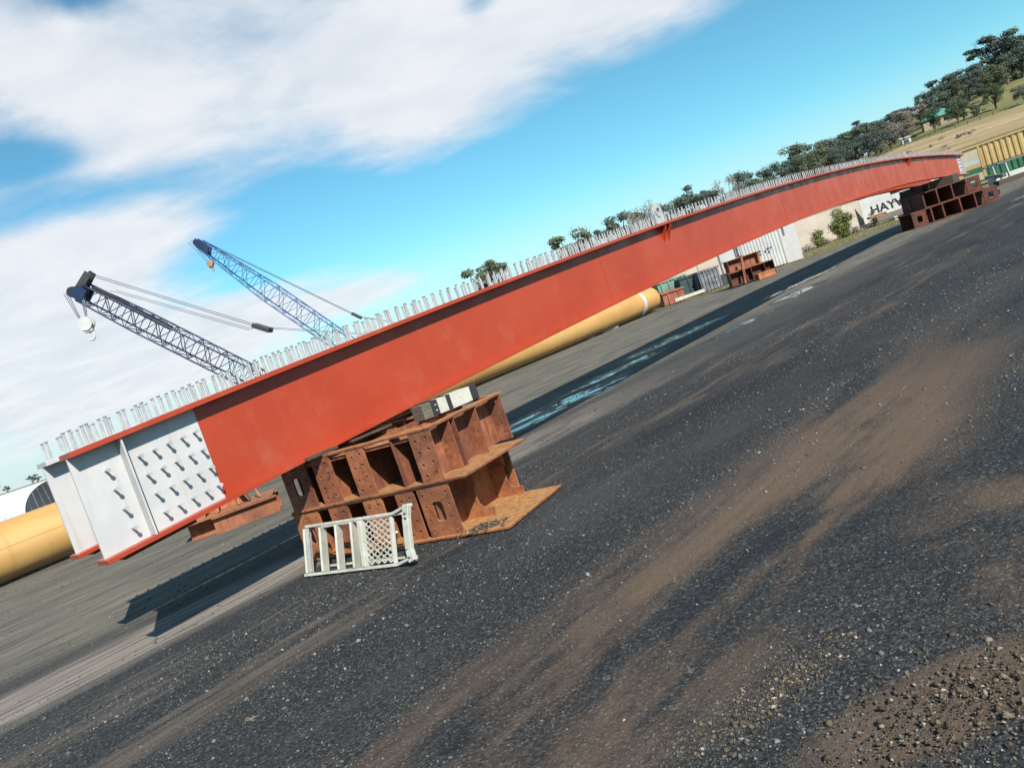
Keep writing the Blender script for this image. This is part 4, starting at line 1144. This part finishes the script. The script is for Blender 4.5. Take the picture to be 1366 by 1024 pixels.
ORD = ['first', 'second', 'third', 'fourth', 'fifth', 'sixth', 'seventh', 'eighth', 'ninth', 'tenth', 'eleventh', 'twelfth', 'thirteenth', 'fourteenth', 'fifteenth', 'sixteenth', 'seventeenth', 'eighteenth', 'nineteenth', 'twentieth', 'twenty-first', 'twenty-second', 'twenty-third', 'twenty-fourth', 'twenty-fifth', 'twenty-sixth', 'twenty-seventh', 'twenty-eighth', 'twenty-ninth', 'thirtieth', 'thirty-first', 'thirty-second', 'thirty-third', 'thirty-fourth', 'thirty-fifth', 'thirty-sixth']
SKY = [(1.8,120.0,.75,10.7,'gum'),(16.1,125.0,1.50,10.9,'gum'),(26.0,135.0,2.26,10.2,'gum'),(28.7,130.0,2.41,9.7,'twig'),(33.0,141,3.0,10.4,'twig'),(35.2,140.0,3.06,10.0,'dense'),(41.9,150.0,3.90,10.0,'dense'),(44.3,150.0,4.12,11.9,'gum'),(50.5,160.0,4.60,10.6,'gum'),
       (54.8,160.0,5.11,10.8,'twig'),(59.9,165.0,5.69,10.8,'dense'),(56.6,150.0,5.61,7.9,'dense'),(65.5,165.0,6.44,9.0,'dense'),(67.5,160.0,6.84,8.1,'dense'),(71.0,160.0,7.31,10.4,'dense'),(77.7,165.0,7.94,9.4,'dense'),(82.6,170.0,8.39,8.7,'dense'),
       (90.3,180.0,9.31,9.0,'dense'),(92.1,180.0,9.68,8.6,'gum'),(98.1,185.0,10.68,9.9,'gum'),(104.1,190.0,11.77,8.3,'gum'),(110.1,195.0,12.94,8.1,'gum'),(116.9,200.0,14.21,7.0,'gum'),(124.1,205.0,15.38,7.4,'gum'),(130.5,210.0,16.49,8.1,'dense'),
       (138.2,215.0,17.85,10.3,'gum'),(141.5,215.0,18.22,9.4,'dense'),(147.8,220.0,19.13,8.6,'gum'),(151.1,220.0,19.37,9.0,'dense'),(158.0,225.0,20.35,9.0,'dense'),(162.5,225.0,20.67,14.7,'gum'),(165.7,225.0,20.88,14.6,'dense'),(172.9,230.0,21.88,11.8,'gum'),(177.0,230.0,22.16,11.5,'dense'),(180.6,230.0,22.34,9.1,'dense')]
WID = {'gum': 1.05, 'dense': 1.0, 'round': 1.1, 'twig': .95}
for i, (x, y, z, h, st) in enumerate(SKY):
    mt = 'dry_twigs' if st == 'twig' else ('gum_leaf' if i in (0, 1, 3, 6, 14, 15, 18) else 'gum_leaf_dark')
    what = {'gum': 'open crowned gum tree', 'dense': 'dense dark gum tree', 'twig': 'bare twiggy grey tree'}[st]
    tree((x, y, terrain(x, y) - .1), (h + .1) * (1.1 if i < 5 else 1.0), h * WID[st] * (1.1 if i < 5 else 1.0) * (1.35 if i > 13 else 1.0), st, i, mt, '%s on the skyline, %s from the left' % (what, ORD[i]), 'skyline trees')
# second rank lower on the slope, filling under the skyline crowns
MIDL = [(40, 145, 6.0), (47, 150, 6.5), (53, 152, 7), (60, 155, 6.8), (64, 152, 6.5), (69, 156, 7.5), (74, 158, 7.5), (80, 162, 7), (84, 166, 6.5), (96, 176, 6.2), (103, 182, 6), (110, 188, 6.5), (117, 193, 6.2), (123, 198, 6.5), (129, 202, 7), (135, 206, 7.5), (141, 209, 7.5), (146, 212, 8), (152, 214, 8), (157, 216, 8.5), (163, 218, 9), (169, 220, 9), (174, 222, 8.5)]
for i, (x, y, h) in enumerate(MIDL):
    tree((x, y, terrain(x, y) - .1), h, h * 1.35, 'dense', i + 1, 'dry_twigs' if 9 <= i <= 12 else 'gum_leaf_dark' if i % 3 else 'gum_leaf', ('dry brown bushy tree' if 9 <= i <= 12 else 'bushy dark tree') + ' in the second rank under the skyline, %s from the left' % ORD[i], 'second rank trees')
# paddock trees with visible trunks along the field edge
FRONT = [(97.9,158.0,5.0,'garden_green'),(102.9,158.0,5.2,'garden_green'),(112.6,160.0,5.6,'garden_green'),(111.9,151.0,4.0,'gum_leaf_dark'),(92.4,160.0,5.0,'dry_twigs'),(81.0,150.0,6.4,'gum_leaf_dark'),(92.2,165.0,4.6,'gum_leaf_dark'),(79.6,155.0,6.3,'gum_leaf_dark'),(73.1,150.0,6.4,'gum_leaf_dark'),(68.0,150.0,7.4,'gum_leaf')]
FLAB = ['green round crowned paddock tree left of the green roofed house', 'green paddock tree with leaning trunk right of the green roofed house', 'large spreading olive paddock tree at the right, on the field edge', 'dark hedge like tree at the right edge of the field', 'pale leafless tree beside the small white shed on the slope', 'dark tree with clear trunk where the field meets the girder', 'small dark tree behind the pale leafless one', 'dark tree half hidden behind the girder studs at mid slope', 'dark broad tree just above the girder studs', 'olive tree just above the girder studs, left of the dark ones']
for i, (x, y, h, mt) in enumerate(FRONT):
    tree((x, y, terrain(x, y) - .1), h, h * 1.1, 'twig' if mt == 'dry_twigs' else 'round', i, mt, FLAB[i], 'field edge trees')
for i, (x, y, h, mt) in enumerate(((106.2, 161, 3.6, 'garden_green'), (108.4, 160, 3.2, 'gum_leaf_dark'), (94.5, 162, 3.0, 'gum_leaf'))):
    tree((x, y, terrain(x, y) - .1), h, h * 1.5, 'dense', i, mt, ['low green shrub right of the house trees', 'low dark shrub beside the large olive tree', 'low olive shrub left of the house'][i], 'field edge shrubs', 'shrub', 'shrub')
# far line of trees at the left edge
for i, (x, y, h) in enumerate(((-203, 300, 5.2), (-197, 298, 4.2), (-191, 305, 4.8), (-186, 300, 4.0), (-180, 302, 5.0), (-174, 306, 4.0), (-209, 300, 4.4))):
    tree((x, y, 0), h, h * 1.2, 'gum', i, 'gum_leaf_dark', 'tiny far gum tree at the left edge beyond the arched tunnel, %s of seven' % ORD[i], 'far trees at left')

# ------------------------------------------------------------------ house and sheds on the slope
def make_house():
    x, y = 109.6, 175.0
    root = empty('hill_house', (x, y, terrain(x, y)), R(-25), 'pale house with green hipped roof among the trees on the slope', 'house')
    MB().lim(-3.2, 3.2, -2.2, 2.2, -.3, 1.9).build('wall', 'brick_pale', root)
    m = MB(); m.add([(-3.6, -2.6, 1.88), (3.6, -2.6, 1.88), (3.6, 2.6, 1.88), (-3.6, 2.6, 1.88), (-1.4, 0, 3.5), (1.4, 0, 3.5)], [(0, 1, 5, 4), (1, 2, 5), (2, 3, 4, 5), (3, 0, 4), (3, 2, 1, 0)]); m.build('roof', 'roof_green', root)
    for xx in (-1.9, .9): MB().lim(xx, xx + 1.0, -2.23, -2.205, .6, 1.5).build('window', 'dark_glass', root)
    MB().lim(-.6, .2, -2.23, -2.205, -.2, 1.6).build('door', 'timber_dark', root)
make_house()
def make_hut(x, y, w, h, label):
    root = empty('field_hut', (x, y, terrain(x, y)), R(-20), label, 'hut')
    MB().lim(-w / 2, w / 2, -.9, .9, -.2, h).build('wall', 'white_paint', root)
    m = MB(); m.add([(-w / 2 - .2, -1.1, h), (w / 2 + .2, -1.1, h), (w / 2 + .2, 1.1, h + .5), (-w / 2 - .2, 1.1, h + .5)], [(0, 1, 2, 3)]); m.build('roof', 'white_paint', root)
    MB().lim(-.3, .4, -.93, -.905, 0, h - .3).build('door', 'bin_dark', root)
make_hut(93.6, 161.5, 1.7, 1.0, 'small white hut beside the pale leafless tree on the slope')
make_hut(56.5, 140, 2.6, 1.6, 'small pale hut under the trees just above the girder studs')
# boundary fence along the top of the field
for k in range(26):
    x = 66 + k * 2.6; y = 150.4 + 0.02 * k
    m = MB(); m.lim(-.04, .04, -.04, .04, -.2, .8); o = m.build('fence_post', 'timber_dark'); o.location = (x, y, terrain(x, y)); tag(o, 'thin fence post along the top of the dry field, %s from the left' % ORD[k], 'fence post', 'fence posts on the hill')
m = MB()
for zz in (.3, .55, .75):
    m.tube([(66 + k * 2.6, 150.4 + .02 * k, terrain(66 + k * 2.6, 150.4 + .02 * k) + zz) for k in range(26)], .015, 4)
tag(m.build('fence_wire', 'wire_rope'), 'wires of the fence along the top of the dry field', 'fence wire')
def scrub(label, x, y, w, h, n, mat, group=None):
    r = random.Random(int(x * 10)); m = MB()
    blobs = [(r.uniform(-w, w), r.uniform(-w * .6, w * .6), r.uniform(.2, .6) * h, h * r.uniform(.3, .6), .8) for _ in range(10)]
    leaf_cloud(m, blobs, n, .12 * h + .05, r); o = m.build('fallen_scrub', mat); o.location = (x, y, terrain(x, y)); return tag(o, label, 'scrub', group)
scrub('heap of brown cut scrub lying in the dry field', 79.0, 122, 4.2, .7, 700, 'dry_twigs')
for i, (x, y) in enumerate(((62, 118), (66, 105), (70, 112), (58, 108), (74, 128), (83, 133))):
    scrub('small dry tussock scattered in the field, %s from the left' % ORD[i], x, y, .5, .5, 60, 'dry_twigs', 'tussocks in the field')

# ------------------------------------------------------------------ bushes along the wall
def bush(label, loc, w, h, n, mat, seed, stem=True):
    r = random.Random(seed); root = empty('bush', loc, 0, label, 'bush')
    m = MB(); blobs = []
    for k in range(14):
        a = r.uniform(0, 6.28); rr = r.uniform(0, .7) * w; z = r.uniform(.16, .88) * h
        blobs.append((math.cos(a) * rr * .8, math.sin(a) * rr * .8, z * (.55 if k % 3 == 0 else 1), r.uniform(.32, .5) * w, .9)); m.tube([(0, 0, -.02), (math.cos(a) * rr * .4, math.sin(a) * rr * .4, z * .6), blobs[-1][:3]], [.03, .018, .006], 5)
    m.build('stem', 'bark', root)
    c = MB(); leaf_cloud(c, blobs, n, .045, r, .5); c.build('foliage', mat, root)
bush('large yellow green bush against the beige wall', (21.6, 46.0, 0), .85, 1.75, 6500, 'bush_leaf', 3)
bush('small yellow green bush left of the large one against the beige wall', (19.4, 44.6, 0), .55, .95, 2200, 'bush_leaf', 5)
bush('thin straggly bush beside the white board', (25.2, 49.2, 0), .42, 1.0, 500, 'bush_leaf', 8)
for i, (x, y) in enumerate(((18.4, 43.9), (20.1, 45.4), (22.9, 47.2), (24.3, 48.3))):
    bush('low grey ground plant at the foot of the wall, %s from the left' % ORD[i], (x, y, 0), .5, .28, 500, 'dry_twigs', 20 + i)

# ------------------------------------------------------------------ grass on the verge
def grass():
    m = MB(); r = random.Random(4)
    edge = [(-3.0, 38.5), (4.2, 35.6), (9.0, 34.9), (10.4, 34.4), (14.6, 36.1), (18.5, 39.3), (23.5, 42.2), (31.0, 47.6)]
    xs = [e[0] for e in edge]; ys = [e[1] for e in edge]
    for _ in range(16000):
        x = r.uniform(2, 31); y0 = interp(x, xs, ys); y = y0 + abs(r.gauss(0, 2.0))
        if mnoise.noise(Vector((x * .5, y * .9, 3))) < -.12: continue
        h = r.uniform(.03, .11); a = r.uniform(0, 6.28); w = .012; dx, dy = math.cos(a) * w, math.sin(a) * w
        l = r.uniform(-.05, .05); o = len(m.v)
        m.v += [(x - dx, y - dy, 0), (x + dx, y + dy, 0), (x + l, y + l * .5, h)]; m.f.append((o, o + 1, o + 2))
    tag(m.build('verge_grass', 'grass_blade'), 'short patchy grass along the verge', 'grass', kind='stuff')
grass()

# ------------------------------------------------------------------ loose stones
def stones(name, P, size, mat, label, seed):
    rg = np.random.default_rng(seed); n = len(P)
    base = np.array([(1, 0, 0), (.31, .95, 0), (-.81, .59, 0), (-.81, -.59, 0), (.31, -.95, 0), (0, 0, .8), (0, 0, -.5)], float)
    fs = np.array([(0, 1, 5), (1, 2, 5), (2, 3, 5), (3, 4, 5), (4, 0, 5), (1, 0, 6), (2, 1, 6), (3, 2, 6), (4, 3, 6), (0, 4, 6)])
    V = base[None] * (1 + rg.uniform(-.48, .48, (n, 7, 3))) * size[:, None, None]
    V *= rg.uniform(.65, 1.25, (n, 1, 3))
    a = rg.uniform(0, 6.28, n); ca, sa = np.cos(a)[:, None], np.sin(a)[:, None]
    tl = rg.uniform(-.5, .5, n)[:, None]
    x = V[..., 0] * ca - V[..., 1] * sa; y = V[..., 0] * sa + V[..., 1] * ca; z = V[..., 2] * .85 + V[..., 0] * tl
    VV = np.stack([x + P[:, 0:1], y + P[:, 1:2], z + P[:, 2:3] + size[:, None] * .08], -1).reshape(-1, 3)
    FF = (fs[None] + 7 * np.arange(n)[:, None, None]).reshape(-1, 3)
    me = bpy.data.meshes.new(name)
    me.vertices.add(len(VV)); me.vertices.foreach_set('co', VV.ravel())
    me.loops.add(FF.size); me.loops.foreach_set('vertex_index', FF.ravel().astype(np.int32))
    me.polygons.add(len(FF)); me.polygons.foreach_set('loop_start', np.arange(0, FF.size, 3, dtype=np.int32))
    me.update(calc_edges=True)
    return tag(obj(name, me, mat), label, 'gravel', kind='stuff')
N = 190000
rr = 1.7 + 18.0 * rng.random(N) ** 1.35
az = np.radians(rng.uniform(-40, 44, N))
X, Y = rr * np.sin(az), rr * np.cos(az)
tt = Y * .731 - X * .682; sv = X * .731 + Y * .682
den = np.full(N, .55); low = np.array([mnoise.noise(Vector((a * .3, b * .8, 0))) for a, b in zip(sv, tt)])
den *= np.where((tt > 1.95) & (tt < 3.4) & (sv < 9), .40, 1.0)
den *= 1 + 1.2 * np.exp(-((tt - 1.9) / .12) ** 2) + 1.2 * np.exp(-((tt - 3.5) / .16) ** 2)
den *= np.where((tt > 6.6), .22, 1.0)
ph = np.sin(sv * .7 + 1.3 * np.sin(tt * 1.1)) * .5 + np.sin(tt * 4.3 + .6 * np.sin(sv * .5)) * .5
den *= np.clip(.62 + .5 * ph + 1.3 * low, .05, 1.8)
keep = rng.random(N) < den
P = np.stack([X, Y, np.zeros(N)], -1)[keep]; rk = rr[keep]
size = np.exp(rng.normal(math.log(.0044), .50, len(P))) * np.clip(rk / 5, .75, 1.5)
size = np.clip(size, .002, .022)
stones('loose_gravel', P, size, 'gravel_stone', 'loose grey gravel stones scattered over the yard', 3)
# earthy rubble at the bottom right
def rubble(cx, cy, sx, sy, n, rot):
    u = rng.normal(0, 1, (n, 2)) * (sx, sy); c, s_ = math.cos(rot), math.sin(rot)
    return np.stack([cx + u[:, 0] * c - u[:, 1] * s_, cy + u[:, 0] * s_ + u[:, 1] * c, np.zeros(n)], -1)
P2 = np.concatenate([rubble(1.12, 2.45, .30, .12, 4200, R(20))[:2000], rubble(.62, 2.92, .24, .07, 1800, R(30)), rubble(1.5, 2.7, .3, .2, 900, R(20)), rubble(.9, 2.6, .6, .3, 900, R(20))])
s2 = np.clip(np.exp(rng.normal(math.log(.0034), .60, len(P2))), .0015, .017)
P2[:, 2] = np.clip(.02 * np.exp(-((P2[:, 0] - 1.05) ** 2 / .2 + (P2[:, 1] - 2.45) ** 2 / .04)), 0, .02)
stones('earthy_rubble', P2, s2, 'earthy_stone', 'brown earthy rubble heaped at the bottom right of the yard', 5)
def m_leafbit(): pass
m = MB()
for k in range(5):
    a = k * 1.25; m.tube([(0, 0, .008), (.05 * math.cos(a), .05 * math.sin(a), .02), (.09 * math.cos(a + .4), .09 * math.sin(a + .4), .008)], [.006, .005, .002], 4)
o = m.build('dry_weed', 'dry_twigs'); o.location = (-2.05, 4.35, 0); o.scale = (.55, .55, .55); tag(o, 'tiny dry tan weed lying alone on the dark gravel at lower left', 'weed')

# brown soil spilled on the base sheet of the lower frame
c0 = O + eu * 0.06 - ev * 0.20
P3 = np.stack([c0.x + rng.normal(0, .085, 700), c0.y + rng.normal(0, .06, 700), np.zeros(700)], -1)
P3[:, 2] = .036 + .035 * np.exp(-((P3[:, 0] - c0.x) ** 2 / .012 + (P3[:, 1] - c0.y) ** 2 / .006)) * rng.random(700)
stones('spilled_soil', P3, np.clip(np.exp(rng.normal(math.log(.0065), .5, 700)), .003, .02), 'earthy_stone', 'crumbly brown soil on the base sheet of the lower rusty frame', 9)
